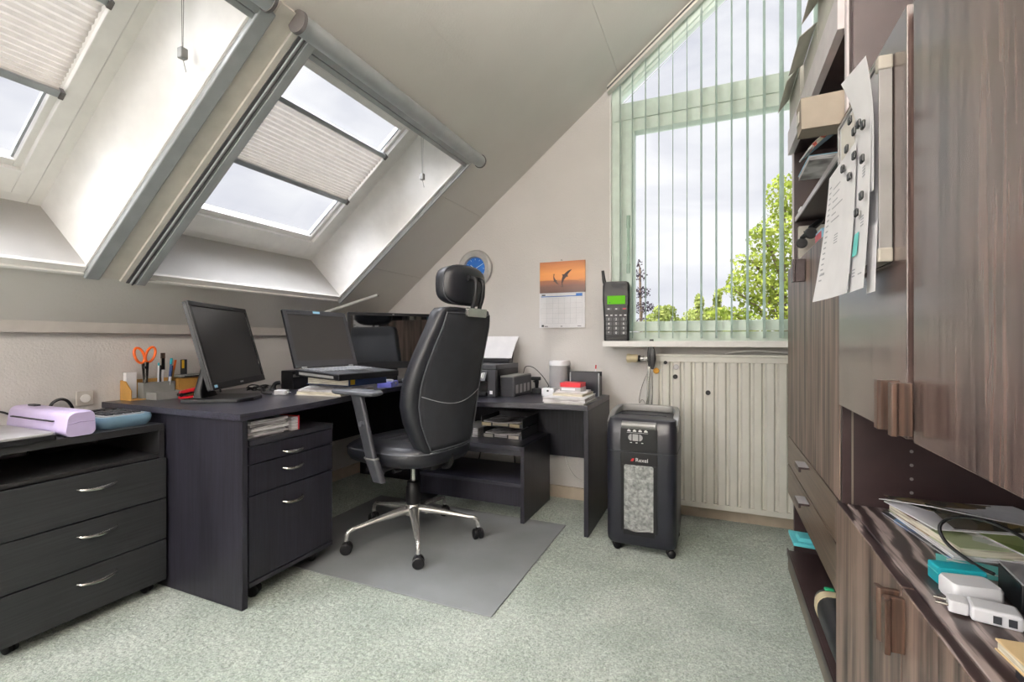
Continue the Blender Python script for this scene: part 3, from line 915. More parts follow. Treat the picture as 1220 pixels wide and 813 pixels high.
# low open cabinet below it
t = thing('low_cabinet', 'low open black cabinet under the right desk carrying letter trays', 'cabinet', (-1.35, 2.48, 0.004))
cx0, cx1, cy0, cy1 = -1.700, -0.972, 2.418, 2.860
CT = 0.430
obj('side_panel', Bx(cx1 - 0.022, cx1, cy0, cy1, 0.0045, CT), MT['desk'], t, bevel=0.001)
obj('side_panel', Bx(cx0, cx0 + 0.022, cy0, cy1, 0.0045, CT), MT['desk'], t, bevel=0.001)
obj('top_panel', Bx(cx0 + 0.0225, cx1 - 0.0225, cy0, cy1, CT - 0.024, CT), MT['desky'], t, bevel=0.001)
obj('shelf', Bx(cx0 + 0.0225, cx1 - 0.0225, cy0 + 0.02, cy1, 0.195, 0.215), MT['desky'], t, bevel=0.001)
obj('plinth', Bx(cx0 + 0.0225, cx1 - 0.0225, cy0 + 0.03, cy0 + 0.046, 0.085, 0.1945), MT['desk'], t)
obj('top_rail', Bx(cx0 + 0.0225, cx1 - 0.0225, cy0 + 0.012, cy0 + 0.03, 0.375, CT - 0.0245), MT['deskd'], t)

# letter trays with papers
def letter_tray(z, label, x0=-1.31, x1=-1.055, y0=2.585, y1=2.86, seed=1):
    t = thing('letter_tray', label, 'letter tray', ((x0 + x1) / 2, (y0 + y1) / 2, z), 0, 'letter trays on the low cabinet')
    bm = BM()
    box(bm, x0, x1, y0, y1, z, z + 0.004); box(bm, x0, x0 + 0.003, y0, y1, z + 0.004, z + 0.058); box(bm, x1 - 0.003, x1, y0, y1, z + 0.004, z + 0.058)
    box(bm, x0 + 0.003, x1 - 0.003, y1 - 0.003, y1, z + 0.004, z + 0.058)
    box(bm, x0 + 0.003, x0 + 0.075, y0, y0 + 0.003, z + 0.004, z + 0.024); box(bm, x1 - 0.095, x1 - 0.003, y0, y0 + 0.003, z + 0.004, z + 0.024)
    obj('tray', bm, MT['plasticg'], t)
    bm = BM(); box(bm, x1 - 0.085, x1 - 0.02, y0 - 0.0025, y0 - 0.0003, z + 0.003, z + 0.023)
    obj('label_card', bm, MT['ivory'] if seed == 2 else MT['cream'], t)
    bm = BM(); box(bm, x0 + 0.006, x0 + 0.066, y0 - 0.0025, y0 - 0.0003, z + 0.003, z + 0.022)
    obj('label_card', bm, MT['ivory'] if seed == 2 else MT['greycard'], t)
    r = random.Random(seed)
    def f(u, v, k=0):
        sag = 0.012 * (abs(u - 0.4) ** 1.5) * 2
        return (x0 + 0.012 + u * (x1 - x0 - 0.03), y0 + 0.004 + v * (y1 - y0 - 0.02), z + 0.026 + sag)
    obj('papers', sheet(BM(), f, 10, 2, 0.006), MT['papere'], t)
    obj('papers', Bx(x0 + 0.01, x1 - 0.02, y0 + 0.006, y1 - 0.01, z + 0.005, z + 0.021), MT['papere'] if seed == 1 else MT['cream2'], t)
letter_tray(CT, 'dark letter tray full of papers on the low cabinet, lower of the two', seed=1)
letter_tray(CT + 0.066, 'dark letter tray with two cream labels, upper of the two', -1.33, -1.055, 2.60, 2.86, seed=2)
for p in (( -1.315, 2.62), (-1.315, 2.85), (-1.06, 2.62), (-1.06, 2.85)): pass
t = thing('paper_bundle', 'white paper bundle left of the letter trays on the low cabinet', 'papers', (-1.40, 2.68, CT))
obj('sheets', Bx(-1.47, -1.335, 2.56, 2.82, CT, CT + 0.052), MT['papere'], t)
obj('cover_sheet', Bx(-1.468, -1.337, 2.562, 2.818, CT + 0.0522, CT + 0.054), MT['paper'], t)

# cables behind the low cabinet and under the right desk
def cable(name, label, pts, r, m, grp=None, cat='cable'):
    o = obj(name, tube(BM(), smooth_path(pts, 6), r, 7), m, smooth=True)
    return tag(o, label, cat, grp)
cable('power_cable', 'black cable hanging behind the low cabinet, left one', [(-1.48, 2.925, 0.62), (-1.47, 2.925, 0.42), (-1.50, 2.92, 0.25), (-1.56, 2.92, 0.02)], 0.004, MT['plastic'])
cable('power_cable', 'black cable hanging behind the low cabinet, right one', [(-1.24, 2.925, 0.62), (-1.255, 2.925, 0.42), (-1.245, 2.92, 0.25), (-1.22, 2.92, 0.02)], 0.004, MT['plastic'])
cable('power_cable', 'white cable looping down the wall under the right desk', [(-0.90, 2.937, 0.60), (-0.88, 2.937, 0.40), (-0.89, 2.935, 0.26), (-0.83, 2.935, 0.15), (-0.74, 2.937, 0.125), (-0.68, 2.937, 0.17)], 0.003, MT['white'])

# ------------------------------------------------------------------ charcoal chest of drawers at the left
t = thing('drawer_chest', 'charcoal chest with three drawers and open shelf at left', 'chest of drawers', (-2.3, 0.96, 0))
hx, hy0, hy1, HT = -2.088, 0.700, 1.212, 0.680
bm = BM()
box(bm, -2.54, hx, hy0, hy1, HT - 0.026, HT)
box(bm, -2.54, hx, hy0, hy0 + 0.02, 0.040, HT - 0.0265); box(bm, -2.54, hx, hy1 - 0.02, hy1, 0.040, HT - 0.0265)
box(bm, -2.54, hx, hy0 + 0.0205, hy1 - 0.0205, 0.545, 0.560); box(bm, -2.54, -2.525, hy0 + 0.0205, hy1 - 0.0205, 0.040, 0.56)
box(bm, -2.54, -2.525, hy0 + 0.26, hy1 - 0.0205, 0.5605, HT - 0.0265)
box(bm, -2.54, hx - 0.02, hy0 + 0.0205, hy1 - 0.0205, 0.040, 0.056)
obj('carcass', bm, MT['chestd'], t, bevel=0.001)
for z0, z1 in ((0.379, 0.541), (0.211, 0.374), (0.042, 0.206)):
    d = obj('drawer', Bx(hx + 0.0005, hx + 0.018, hy0 + 0.002, hy1 - 0.002, z0, z1), MT['chest'], t, bevel=0.0015)
    zc = z1 - 0.048
    pts = smooth_path([(hx + 0.018, 0.915, zc), (hx + 0.034, 0.93, zc - 0.003), (hx + 0.044, 0.975, zc - 0.006), (hx + 0.034, 1.02, zc - 0.001), (hx + 0.018, 1.036, zc + 0.002)], 5)
    n = len(pts)
    obj('handle', tube(BM(), pts, [0.003 + 0.0035 * math.sin(PI * i / (n - 1)) for i in range(n)], 8), MT['steel'], d, smooth=True)
for x, y in ((-2.12, 0.76), (-2.12, 1.165), (-2.5, 0.76), (-2.5, 1.165)):
    caster('caster', t, x, y, 0.0, rad=0.017, w=0.026, ang=0.3)

# things on the chest
t = thing('laminator', 'lilac laminator with feed slot standing on the charcoal chest', 'laminator', (-2.3, 0.94, HT))
prof = rrect(0.883, 0.978, 0, 0.088, 0.022, 5)
prof = [(max(0.883, min(0.978, y + (0.012 * z / 0.088 if y < 0.93 else -0.004 * z / 0.088))), z) for y, z in prof]
rings = []
for x in (-2.50, -2.494, -2.30, -2.086, -2.080):
    k = 0.94 if x in (-2.50, -2.080) else 1.0
    rings.append([(x, 0.9305 + (y - 0.9305) * k, HT + 0.002 + z * k) for y, z in prof])
obj('body', loft(BM(), rings), MT['lilac'], t, smooth=True)
obj('feed_slot', Bx(-2.46, -2.16, 0.883, 0.894, HT + 0.052, HT + 0.056), MT['plastic'], t)
obj('side_seam', tube(BM(), [(-2.0795, 0.895, HT + 0.046), (-2.0788, 0.93, HT + 0.052), (-2.0795, 0.97, HT + 0.050)], 0.0012, 6), plain('lilac_shadow_gap', (150, 138, 176), 0.5), t)
obj('foot', Bx(-2.48, -2.10, 0.892, 0.970, HT, HT + 0.004), MT['plastic'], t)
obj('release_lever', Bx(-2.44, -2.39, 0.925, 0.945, HT + 0.088, HT + 0.096), MT['plasticg'], t, bevel=0.002)
t = thing('laptop', 'closed silver topped laptop lying left of the lilac laminator', 'laptop', (-2.28, 0.78, HT))
obj('base', prism(BM(), rrect(-2.44, -2.078, 0.62, 0.866, 0.012), HT, HT + 0.017), MT['plastic'], t, bevel=0.002)
obj('lid', prism(BM(), rrect(-2.44, -2.082, 0.62, 0.864, 0.012), HT + 0.0175, HT + 0.026), MT['silverp'], t, bevel=0.002)
t = thing('desk_calculator', 'blue desk calculator with grey keys beside the lilac laminator', 'calculator', (-2.25, 1.10, HT))
rings = []
for z, k in ((0.0, 0.86), (0.014, 0.96), (0.034, 1.0), (0.046, 0.97)):
    rings.append([(-2.245 + (x + 2.245) * k, 1.103 + (y - 1.103) * k, HT + z + 0.02 * max(0, (-2.245 - x)) ) for x, y in rrect(-2.375, -2.120, 1.010, 1.196, 0.03)])
obj('body', loft(BM(), rings), MT['blue'], t, smooth=True)
obj('key_panel', prism(BM(), rrect(-2.35, -2.145, 1.028, 1.178, 0.02), HT + 0.044, HT + 0.050), MT['silverp'], t, bevel=0.002)
bm = BM()
for i in range(6):
    for j in range(4):
        box(bm, -2.30 + i * 0.025, -2.282 + i * 0.025, 1.045 + j * 0.032, 1.067 + j * 0.032, HT + 0.0502, HT + 0.055)
obj('keys', bm, MT['keydark'], t)
obj('display', Bx(-2.345, -2.318, 1.05, 1.16, HT + 0.0502, HT + 0.057), MT['plastic'], t)
cable('power_cable', 'black cable and plug on the wall behind the lilac laminator', [(-2.53, 1.02, 0.70), (-2.525, 1.03, 0.755), (-2.52, 1.055, 0.775), (-2.515, 1.08, 0.765), (-2.51, 1.095, 0.73), (-2.52, 1.10, 0.685)], 0.006, MT['plastic'])
cable('power_cable', 'black cable running along the wall behind the closed silver laptop', [(-2.535, 0.70, 0.735), (-2.53, 0.80, 0.733), (-2.525, 0.86, 0.75), (-2.515, 0.90, 0.735), (-2.51, 0.93, 0.70)], 0.004, MT['plastic'])
t = thing('wall_socket', 'white wall socket above the blue calculator', 'socket', (-2.548, 1.11, 0.77))
obj('plate', Bx(-2.549, -2.540, 1.120, 1.185, 0.735, 0.80), MT['trim'], t, bevel=0.004)
obj('socket_well', tube(BM(), [(-2.540, 1.152, 0.768), (-2.537, 1.152, 0.768)], 0.018, 18), MT['white'], t)
# ------------------------------------------------------------------ office chair (drawn facing +X, then turned)
ch = thing('office_chair', 'black leather office chair with headrest and chrome star base', 'chair', (-1.432, 2.027, 0.004), R(172))
def C(name, bm, m, parent=None, **k):
    return obj(name, bm, m, parent or ch, world=False, **k)
for k in range(5):
    a = R(21 + 72 * k - 172)
    u = Vector((math.cos(a), math.sin(a), 0)); s = Vector((-math.sin(a), math.cos(a), 0))
    rings = []
    for d, z, w, h in ((0.018, 0.150, 0.026, 0.040), (0.06, 0.150, 0.026, 0.036), (0.15, 0.137, 0.020, 0.026), (0.24, 0.122, 0.015, 0.019), (0.295, 0.112, 0.0125, 0.016)):
        c = u * d + Vector((0, 0, z))
        rings.append([c + s * w * math.cos(q) + Vector((0, 0, h * 0.6 * math.sin(q))) for q in [2 * PI * i / 12 for i in range(12)]])
    bm = loft(BM(), rings)
    tube(bm, smooth_path([u * 0.28 + Vector((0, 0, 0.114)), u * 0.315 + Vector((0, 0, 0.108)), u * 0.333 + Vector((0, 0, 0.09)), u * 0.336 + Vector((0, 0, 0.055))], 5), 0.0105, 10)
    lg = C('leg', bm, MT['chrome'], smooth=True)
    p = u * 0.336
    ca = random.Random(k).uniform(0, 3)
    bm = BM()
    mt = Matrix.Translation((p.x, p.y, 0.027)) @ Matrix.Rotation(ca, 4, 'Z') @ Matrix.Rotation(PI / 2, 4, 'X')
    for sg in (-1, 1):
        lathe(bm, [(0.014, -0.010), (0.023, -0.0095), (0.027, -0.006), (0.027, 0.006), (0.023, 0.0095), (0.014, 0.010)], 20, mt @ Matrix.Translation((0, 0, sg * 0.015)))
    tube(bm, [(p.x, p.y, 0.03), (p.x, p.y, 0.062)], 0.011, 10)
    C('caster', bm, MT['plastic'], lg, smooth=True)
C('hub', lathe(BM(), [(0.030, 0.118), (0.040, 0.125), (0.042, 0.165), (0.034, 0.178)], 24), MT['chrome'], smooth=True)
C('column_cover', lathe(BM(), [(0.034, 0.178), (0.038, 0.20), (0.036, 0.265), (0.031, 0.275), (0.031, 0.292), (0.024, 0.298)], 24), MT['plastic'], smooth=True)
C('gas_column', tube(BM(), [(0, 0, 0.28), (0, 0, 0.40)], 0.0135, 18), MT['chrome'], smooth=True)
bm = BM()
prism(bm, rrect(-0.20, 0.13, -0.075, 0.075, 0.02), 0.392, 0.425); prism(bm, rrect(-0.12, 0.06, -0.05, 0.05, 0.02), 0.378, 0.392)
tube(bm, smooth_path([(-0.17, 0.0, 0.405), (-0.22, 0.0, 0.402), (-0.245, 0.0, 0.43), (-0.24, 0.0, 0.50)], 5), 0.017, 10)
C('seat_mechanism', bm, MT['plastic'], bevel=0.0)
for y, x, l in ((-1, -0.06, 0.24), (1, 0.03, 0.22), (1, -0.10, 0.18)):
    bm = tube(BM(), [(x, y * 0.06, 0.405), (x + 0.01, y * l, 0.408)], 0.005, 8); tube(bm, [(x + 0.01, y * l, 0.408), (x + 0.012, y * (l + 0.045), 0.408)], 0.010, 10)
    C('lever', bm, MT['plastic'], smooth=True)

# seat cushion
def seat_ring(z, k, dx=0.0, nose=0.0):
    out = []
    for i in range(40):
        a = 2 * PI * i / 40
        ca, sa = math.cos(a), math.sin(a)
        n = 3.2
        x = 0.290 * math.copysign(abs(ca) ** (2 / n), ca) * k; y = 0.262 * math.copysign(abs(sa) ** (2 / n), sa) * k
        if x > 0: y *= 1 - 0.06 * (x / 0.27)
        zz = z - nose * max(0, x / 0.27) ** 3
        out.append((x + 0.030 + dx, y, zz))
    return out
rings = [seat_ring(0.425, 0.86), seat_ring(0.428, 0.95), seat_ring(0.455, 1.0, 0, 0.01), seat_ring(0.487, 1.0, 0, 0.018), seat_ring(0.508, 0.965, 0, 0.022), seat_ring(0.522, 0.86, 0, 0.02), seat_ring(0.526, 0.6, 0, 0.01), seat_ring(0.524, 0.2)]
st = C('seat', loft(BM(), rings), MT['leather'], smooth='all')
C('piping', tube(BM(), [Vector(p) for p in seat_ring(0.491, 1.004, 0, 0.018)] + [Vector(seat_ring(0.491, 1.004, 0, 0.018)[0])], 0.0035, 6), MT['seamd'], st, smooth=True)
bm = BM()
for x in (-0.13, -0.055, 0.02, 0.095):
    rings = []
    for y in (-0.17, -0.155, -0.1, 0, 0.1, 0.155, 0.17):
        h = 0.009 * (1 - (abs(y) / 0.17) ** 4) + 0.0005
        rings.append([(x + 0.036 * math.cos(q), y, 0.519 + h * max(0, math.sin(q)) * 1.4 - 0.004 * (1 if math.sin(q) < 0 else 0)) for q in [2 * PI * i / 14 for i in range(14)]])
    loft(bm, rings)
C('seat_ribs', bm, MT['leather'], st, smooth='all')

# backrest: outline half widths by height
prof = [(0.475, 0.135), (0.50, 0.175), (0.56, 0.208), (0.64, 0.242), (0.72, 0.262), (0.80, 0.264), (0.88, 0.254), (0.96, 0.238), (1.04, 0.220), (1.10, 0.206), (1.145, 0.194), (1.165, 0.176), (1.172, 0.14)]
def prof_at(z):
    for (a, wa), (b, wb) in zip(prof, prof[1:]):
        if a <= z <= b: return wa + (wb - wa) * (z - a) / (b - a)
    return prof[-1][1]
def back_x(z):
    t = (z - 0.475) / 0.70
    return -0.235 - 0.115 * t ** 1.15 + 0.030 * math.sin(PI * min(1, t * 1.15))
def wrap(y): return 0.42 * y * y * 1.6
N_U = 18
bm = BM()
zs = []
for (a, _), (b, _) in zip(prof, prof[1:]):
    n = 4 if b - a > 0.05 else 2
    zs += [a + (b - a) * i / n for i in range(n)]
zs.append(prof[-1][0])
rows = []
for iz, z in enumerate(zs):
    hw = prof_at(z)
    edge = min(1.0, (iz + 0.25) / 2.6, (len(zs) - 1 - iz + 0.25) / 2.6)
    tk = 0.042 * math.sqrt(max(0.05, 1 - (1 - edge) ** 2))
    ringf = []
    for j in range(N_U + 1):
        u = -1 + 2 * j / N_U
        y = hw * math.sin(u * PI / 2)
        th = tk * (max(0.0, 1 - abs(u) ** 6)) ** 0.5
        ringf.append((back_x(z) + wrap(y) + th * 1.25, y, z))
    ringb = []
    for j in range(N_U - 1, 0, -1):
        u = -1 + 2 * j / N_U
        y = hw * math.sin(u * PI / 2)
        th = tk * (max(0.0, 1 - abs(u) ** 6)) ** 0.5
        ringb.append((back_x(z) + wrap(y) - th * 0.75, y, z))
    rows.append(ringf + ringb)
bk = C('backrest', loft(bm, rows), MT['leather'], smooth='all')
# rear cloth panel and its seams
def rear(u, v):
    z = 0.505 + v * 0.640
    hw = prof_at(z) * 0.86
    y = hw * (2 * u - 1)
    return (back_x(z) + wrap(y) - 0.0335 - 0.004 * math.sin(PI * min(1, max(0, v))) ** 0.3, y, z)
C('rear_panel', sheet(BM(), rear, 14, 26, 0.004), MT['backcloth'], bk, smooth='all')
def seam_line(pts, r, m, nm='piping'):
    C(nm, tube(BM(), pts, r, 6), m, bk, smooth=True)
loop = [rear(0.0, v / 24) for v in range(25)] + [rear(u / 10, 1.0) for u in range(1, 10)] + [rear(1.0, 1 - v / 24) for v in range(25)] + [rear(1 - u / 10, 0.0) for u in range(1, 11)]
seam_line([Vector(p) + Vector((-0.003, 0, 0)) for p in loop], 0.0028, MT['seamd'])
seam_line([Vector(rear(0.02 + 0.96 * k / 20, 0.405 - 0.075 * math.sin(PI * k / 20))) + Vector((-0.0035, 0, 0)) for k in range(21)], 0.0018, MT['seam'], 'stitch_line')
seam_line([Vector((back_x(0.50) + wrap(y) - 0.028, y, 0.492 + 0.12 * y * y)) for y in [-0.15 + 0.3 * k / 16 for k in range(17)]], 0.0022, MT['seam'], 'stitch_line')

# headrest with its bracket
def head_ring(x, k):
    out = []
    for i in range(36):
        a = 2 * PI * i / 36; ca, sa = math.cos(a), math.sin(a); n = 3.4
        y = 0.158 * math.copysign(abs(ca) ** (2 / n), ca) * k; z = 0.094 * math.copysign(abs(sa) ** (2 / n), sa) * k
        out.append((x + 1.1 * y * y, y, 1.278 + z))
    return out
HX = -0.352
rings = [head_ring(HX - 0.030, 0.55), head_ring(HX - 0.026, 0.84), head_ring(HX - 0.012, 0.97), head_ring(HX + 0.015, 1.0), head_ring(HX + 0.045, 0.97), head_ring(HX + 0.062, 0.82), head_ring(HX + 0.068, 0.45)]
hd = C('headrest', loft(BM(), rings), MT['leather'], smooth='all')
C('piping', tube(BM(), [Vector(p) for p in head_ring(HX - 0.004, 0.99)] + [Vector(head_ring(HX - 0.004, 0.99)[0])], 0.003, 6), MT['seamd'], hd, smooth=True)
bm = BM()
for y in (-0.024, 0.030):
    tube(bm, smooth_path([(HX - 0.028, y, 1.312), (HX - 0.062, y, 1.302), (HX - 0.070, y, 1.27), (HX - 0.062, y, 1.21), (HX - 0.050, y, 1.175), (-0.395, y, 1.13)], 5), 0.0105, 10)
tube(bm, [(HX - 0.03, -0.04, 1.312), (HX - 0.03, 0.045, 1.312)], 0.014, 10)
C('headrest_stem', bm, MT['plastic'], smooth=True)
bm = BM(); prism(bm, rrect(-0.072, 0.078, -0.020, 0.020, 0.006), 0, 0.016)
br = C('headrest_bracket', bm, MT['steel'], mtx=Matrix.Translation((back_x(1.145) - 0.050, 0.0, 1.150)) @ Matrix.Rotation(R(-8), 4, 'Y') @ Matrix(((0, 0, -1, 0), (1, 0, 0, 0), (0, 1, 0, 0), (0, 0, 0, 1))), bevel=0.002)

# armrests: post, sleeve, pad
for s in (-1, 1):
    ar = C('armrest', BM(), MT['plasticg']) if False else None
    ax = -0.075 if s > 0 else 0.085
    bm = BM()
    def blade(p, q, w0, w1, t0, t1):
        p, q = Vector(p) + Vector((ax, 0, 0)), Vector(q) + Vector((ax, 0, 0))
        rings = []
        for c, w, tt in ((p, w0, t0), ((p * 0.5 + q * 0.5), (w0 + w1) / 2, (t0 + t1) / 2), (q, w1, t1)):
            rings.append([(c.x + x, c.y + y, c.z) for x, y in rrect(-w / 2, w / 2, -tt / 2, tt / 2, tt * 0.42, 4)])
        return rings
    loft(bm, blade((0.015, s * 0.285, 0.37 if s > 0 else 0.49), (0.05, s * 0.300, 0.48 if s > 0 else 0.515), 0.066, 0.074, 0.032, 0.036))
    tube(bm, smooth_path([(0.0, s * 0.06, 0.408), (0.0, s * 0.20, 0.400 if s > 0 else 0.485), (0.012 + ax, s * 0.28, 0.405 if s > 0 else 0.50)], 4), 0.016, 10)
    ar = C('armrest', bm, MT['plasticg'], smooth=True)
    C('post', loft(BM(), blade((0.05, s * 0.300, 0.475), (0.125, s * 0.318, 0.765), 0.062, 0.072, 0.024, 0.026)), MT['plasticg'], ar, smooth=True)
    C('collar', loft(BM(), blade((0.049, s * 0.2998, 0.474), (0.051, s * 0.3002, 0.480), 0.077, 0.077, 0.039, 0.039)), MT['greyp'], ar, smooth=True)
    C('knob', tube(BM(), [(0.088 + ax, s * 0.320, 0.635), (0.088 + ax, s * 0.337, 0.635)], [0.013, 0.011], 14), MT['armgrey'], ar, smooth=True)
    rings = []
    for z, k in ((0.765, 0.90), (0.772, 0.99), (0.782, 1.0), (0.790, 0.93)):
        rings.append([(0.135 + ax + x * k, s * 0.312 + y * (k if k > 0.95 else k * 0.92), z) for x, y in rrect(-0.145, 0.145, -0.042, 0.042, 0.028, 5)])
    C('arm_pad', loft(BM(), rings), MT['armgrey'], ar, smooth=True)
# ------------------------------------------------------------------ screens on the desk
def L(parent, name, bm, m, **k):
    return obj(name, bm, m, parent, world=False, **k)

def tilt_mtx(z, x, tilt):
    """screen frame: local (x out of the screen, y to the viewer's right, z up the screen)"""
    return Matrix.Translation((x, 0, z)) @ Matrix.Rotation(-tilt, 4, 'Y')

t = thing('monitor', 'black monitor tilted back at the left end of the desk', 'monitor', (-2.095, 1.502, 0.745), R(31))
T = tilt_mtx(0.255, 0.0, R(15))
w, h = 0.555, 0.385
bm = BM(); prism(bm, rrect(-w / 2, w / 2, -h / 2, h / 2, 0.006), -0.016, 0.0)
BZ = Matrix(((0, 0, 1, 0), (1, 0, 0, 0), (0, 1, 0, 0), (0, 0, 0, 1)))     # (y, z, depth) -> (x, y, z)
L(t, 'housing', bm, MT['plastic'], mtx=T @ BZ, bevel=0.002)
bm = BM()
for a in ((-w / 2, w / 2, h / 2 - 0.020, h / 2), (-w / 2, w / 2, -h / 2, -h / 2 + 0.030), (-w / 2, -w / 2 + 0.019, -h / 2 + 0.0301, h / 2 - 0.0201), (w / 2 - 0.019, w / 2, -h / 2 + 0.0301, h / 2 - 0.0201)):
    box(bm, 0.0003, 0.008, a[0], a[1], a[2], a[3])
bz = L(t, 'bezel', bm, MT['plastic'], mtx=T, bevel=0.0015)
L(t, 'screen', box(BM(), 0.0003, 0.003, -w / 2 + 0.0192, w / 2 - 0.0192, -h / 2 + 0.0302, h / 2 - 0.0202), MT['screen'], mtx=T)
L(t, 'sticker', box(BM(), 0.0082, 0.0088, -w / 2 + 0.016, -w / 2 + 0.042, -h / 2 + 0.008, -h / 2 + 0.020), MT['bluelabel'], mtx=T)
L(t, 'badge', box(BM(), 0.0082, 0.0088, -0.016, 0.016, -h / 2 + 0.011, -h / 2 + 0.018), MT['silverp'], mtx=T)
L(t, 'rear_housing', hexa(BM(), [T @ Vector(p) for p in ((-0.016, -0.2, -0.13), (-0.016, 0.2, -0.13), (-0.05, 0.12, -0.08), (-0.05, -0.12, -0.08), (-0.016, -0.2, 0.13), (-0.016, 0.2, 0.13), (-0.05, 0.12, 0.08), (-0.05, -0.12, 0.08))]), MT['plastic'])
rings = []
for x, z, hw, th in ((-0.105, 0.016, 0.075, 0.022), (-0.112, 0.05, 0.060, 0.016), (-0.098, 0.12, 0.052, 0.014), (-0.072, 0.24, 0.050, 0.014)):
    rings.append([(x + px, py, z) for px, py in rrect(-th, th, -hw, hw, 0.010)])
L(t, 'stand_neck', loft(BM(), rings), MT['plastic'], smooth=True)
L(t, 'stand_base', prism(BM(), [(-0.15, -0.125), (0.085, -0.125), (0.125, -0.05), (0.125, 0.05), (0.085, 0.125), (-0.15, 0.125)], 0, 0.016), MT['plastic'], bevel=0.003)
cable('monitor_cable', 'black cable hanging behind the tilted monitor', [(-2.33, 1.60, 0.95), (-2.37, 1.655, 0.90), (-2.40, 1.665, 0.80), (-2.40, 1.67, 0.750)], 0.005, MT['plastic'])

t = thing('monitor', 'wide glossy black monitor in the desk corner behind the laptop', 'monitor', (-1.93, 2.51, 0.745), R(-38))
w, h = 0.565, 0.36
T = tilt_mtx(0.277, 0.0, R(1))
L(t, 'housing', prism(BM(), rrect(-w / 2, w / 2, -h / 2, h / 2, 0.006), -0.035, 0.0), MT['plastic'], mtx=T @ BZ, bevel=0.002)
bm = BM()
for a in ((-w / 2, w / 2, h / 2 - 0.018, h / 2), (-w / 2, w / 2, -h / 2, -h / 2 + 0.045), (-w / 2, -w / 2 + 0.018, -h / 2 + 0.0451, h / 2 - 0.0181), (w / 2 - 0.018, w / 2, -h / 2 + 0.0451, h / 2 - 0.0181)):
    box(bm, 0.0003, 0.006, a[0], a[1], a[2], a[3])
L(t, 'bezel', bm, MT['plastic'], mtx=T, bevel=0.0015)
L(t, 'screen', box(BM(), 0.0003, 0.003, -w / 2 + 0.0182, w / 2 - 0.0182, -h / 2 + 0.0452, h / 2 - 0.0182), MT['mirrorscr'], mtx=T)
L(t, 'webcam_eye', box(BM(), 0.0062, 0.0070, -0.006, 0.006, h / 2 - 0.012, h / 2 - 0.006), MT['greyp'], mtx=T)
L(t, 'stand_neck', box(BM(), -0.07, -0.036, -0.04, 0.04, 0.012, 0.30), MT['plastic'], bevel=0.004)
L(t, 'stand_base', prism(BM(), rrect(-0.15, 0.03, -0.13, 0.13, 0.05), 0, 0.013), MT['plastic'], bevel=0.003)

# laptop raised on books
LZ = 0.8395
t = thing('laptop', 'open black laptop raised on a pile of books', 'laptop', (-1.915, 1.935, LZ), R(-6))
lw, ld = 0.40, 0.318
SL = Matrix.Translation((0, 0, 0.036)) @ Matrix.Rotation(R(2.6), 4, 'Y')
L(t, 'base', box(BM(), 0, ld, -lw / 2, lw / 2, -0.030, -0.0005), MT['plastic'], mtx=SL, bevel=0.003)
L(t, 'palm_rest', box(BM(), 0.01, ld - 0.004, -lw / 2 + 0.004, lw / 2 - 0.004, -0.0004, 0.0016), MT['plasticg'], mtx=SL)
bm = BM()
for i in range(6):
    n = 15
    for j in range(n):
        y0 = -lw / 2 + 0.028 + j * (lw - 0.056) / n
        box(bm, 0.028 + i * 0.027, 0.028 + i * 0.027 + 0.020, y0, y0 + (lw - 0.056) / n - 0.005, 0.0018, 0.0062)
L(t, 'keyboard', bm, MT['keygrey'], mtx=SL)
L(t, 'touchpad', box(BM(), 0.215, 0.285, -0.05, 0.05, 0.0018, 0.0026), MT['plastic'], mtx=SL)
L(t, 'port_strip', box(BM(), 0.03, 0.28, -lw / 2 - 0.0012, -lw / 2 + 0.001, -0.022, -0.010), MT['greyp'], mtx=SL)
T = Matrix.Translation((0.0, 0, 0.040)) @ Matrix.Rotation(R(-19.5), 4, 'Y')
hh = 0.322
L(t, 'lid', box(BM(), -0.014, 0.0, -lw / 2, lw / 2, 0.004, hh), MT['plastic'], mtx=T, bevel=0.003)
bm = BM()
for a in ((-lw / 2, lw / 2, hh - 0.026, hh), (-lw / 2, lw / 2, 0.004, 0.040), (-lw / 2, -lw / 2 + 0.021, 0.0401, hh - 0.0261), (lw / 2 - 0.021, lw / 2, 0.0401, hh - 0.0261)):
    box(bm, 0.0003, 0.004, *a)
L(t, 'bezel', bm, MT['plasticg'], mtx=T)
L(t, 'screen', box(BM(), 0.0003, 0.002, -lw / 2 + 0.0212, lw / 2 - 0.0212, 0.0402, hh - 0.0262), MT['screenl'], mtx=T)
L(t, 'latch', box(BM(), 0.0042, 0.006, -0.022, 0.022, hh - 0.016, hh - 0.004), MT['bluelabel'], mtx=T)
L(t, 'badge', box(BM(), 0.0042, 0.0050, -lw / 2 + 0.02, -lw / 2 + 0.095, hh - 0.015, hh - 0.008), MT['ink'], mtx=T)
for y in (-0.15, 0.15):
    L(t, 'hinge', tube(BM(), [(0.0, y - 0.014, 0.042), (0.0, y + 0.014, 0.042)], 0.007, 12), MT['silverp'], smooth=True)
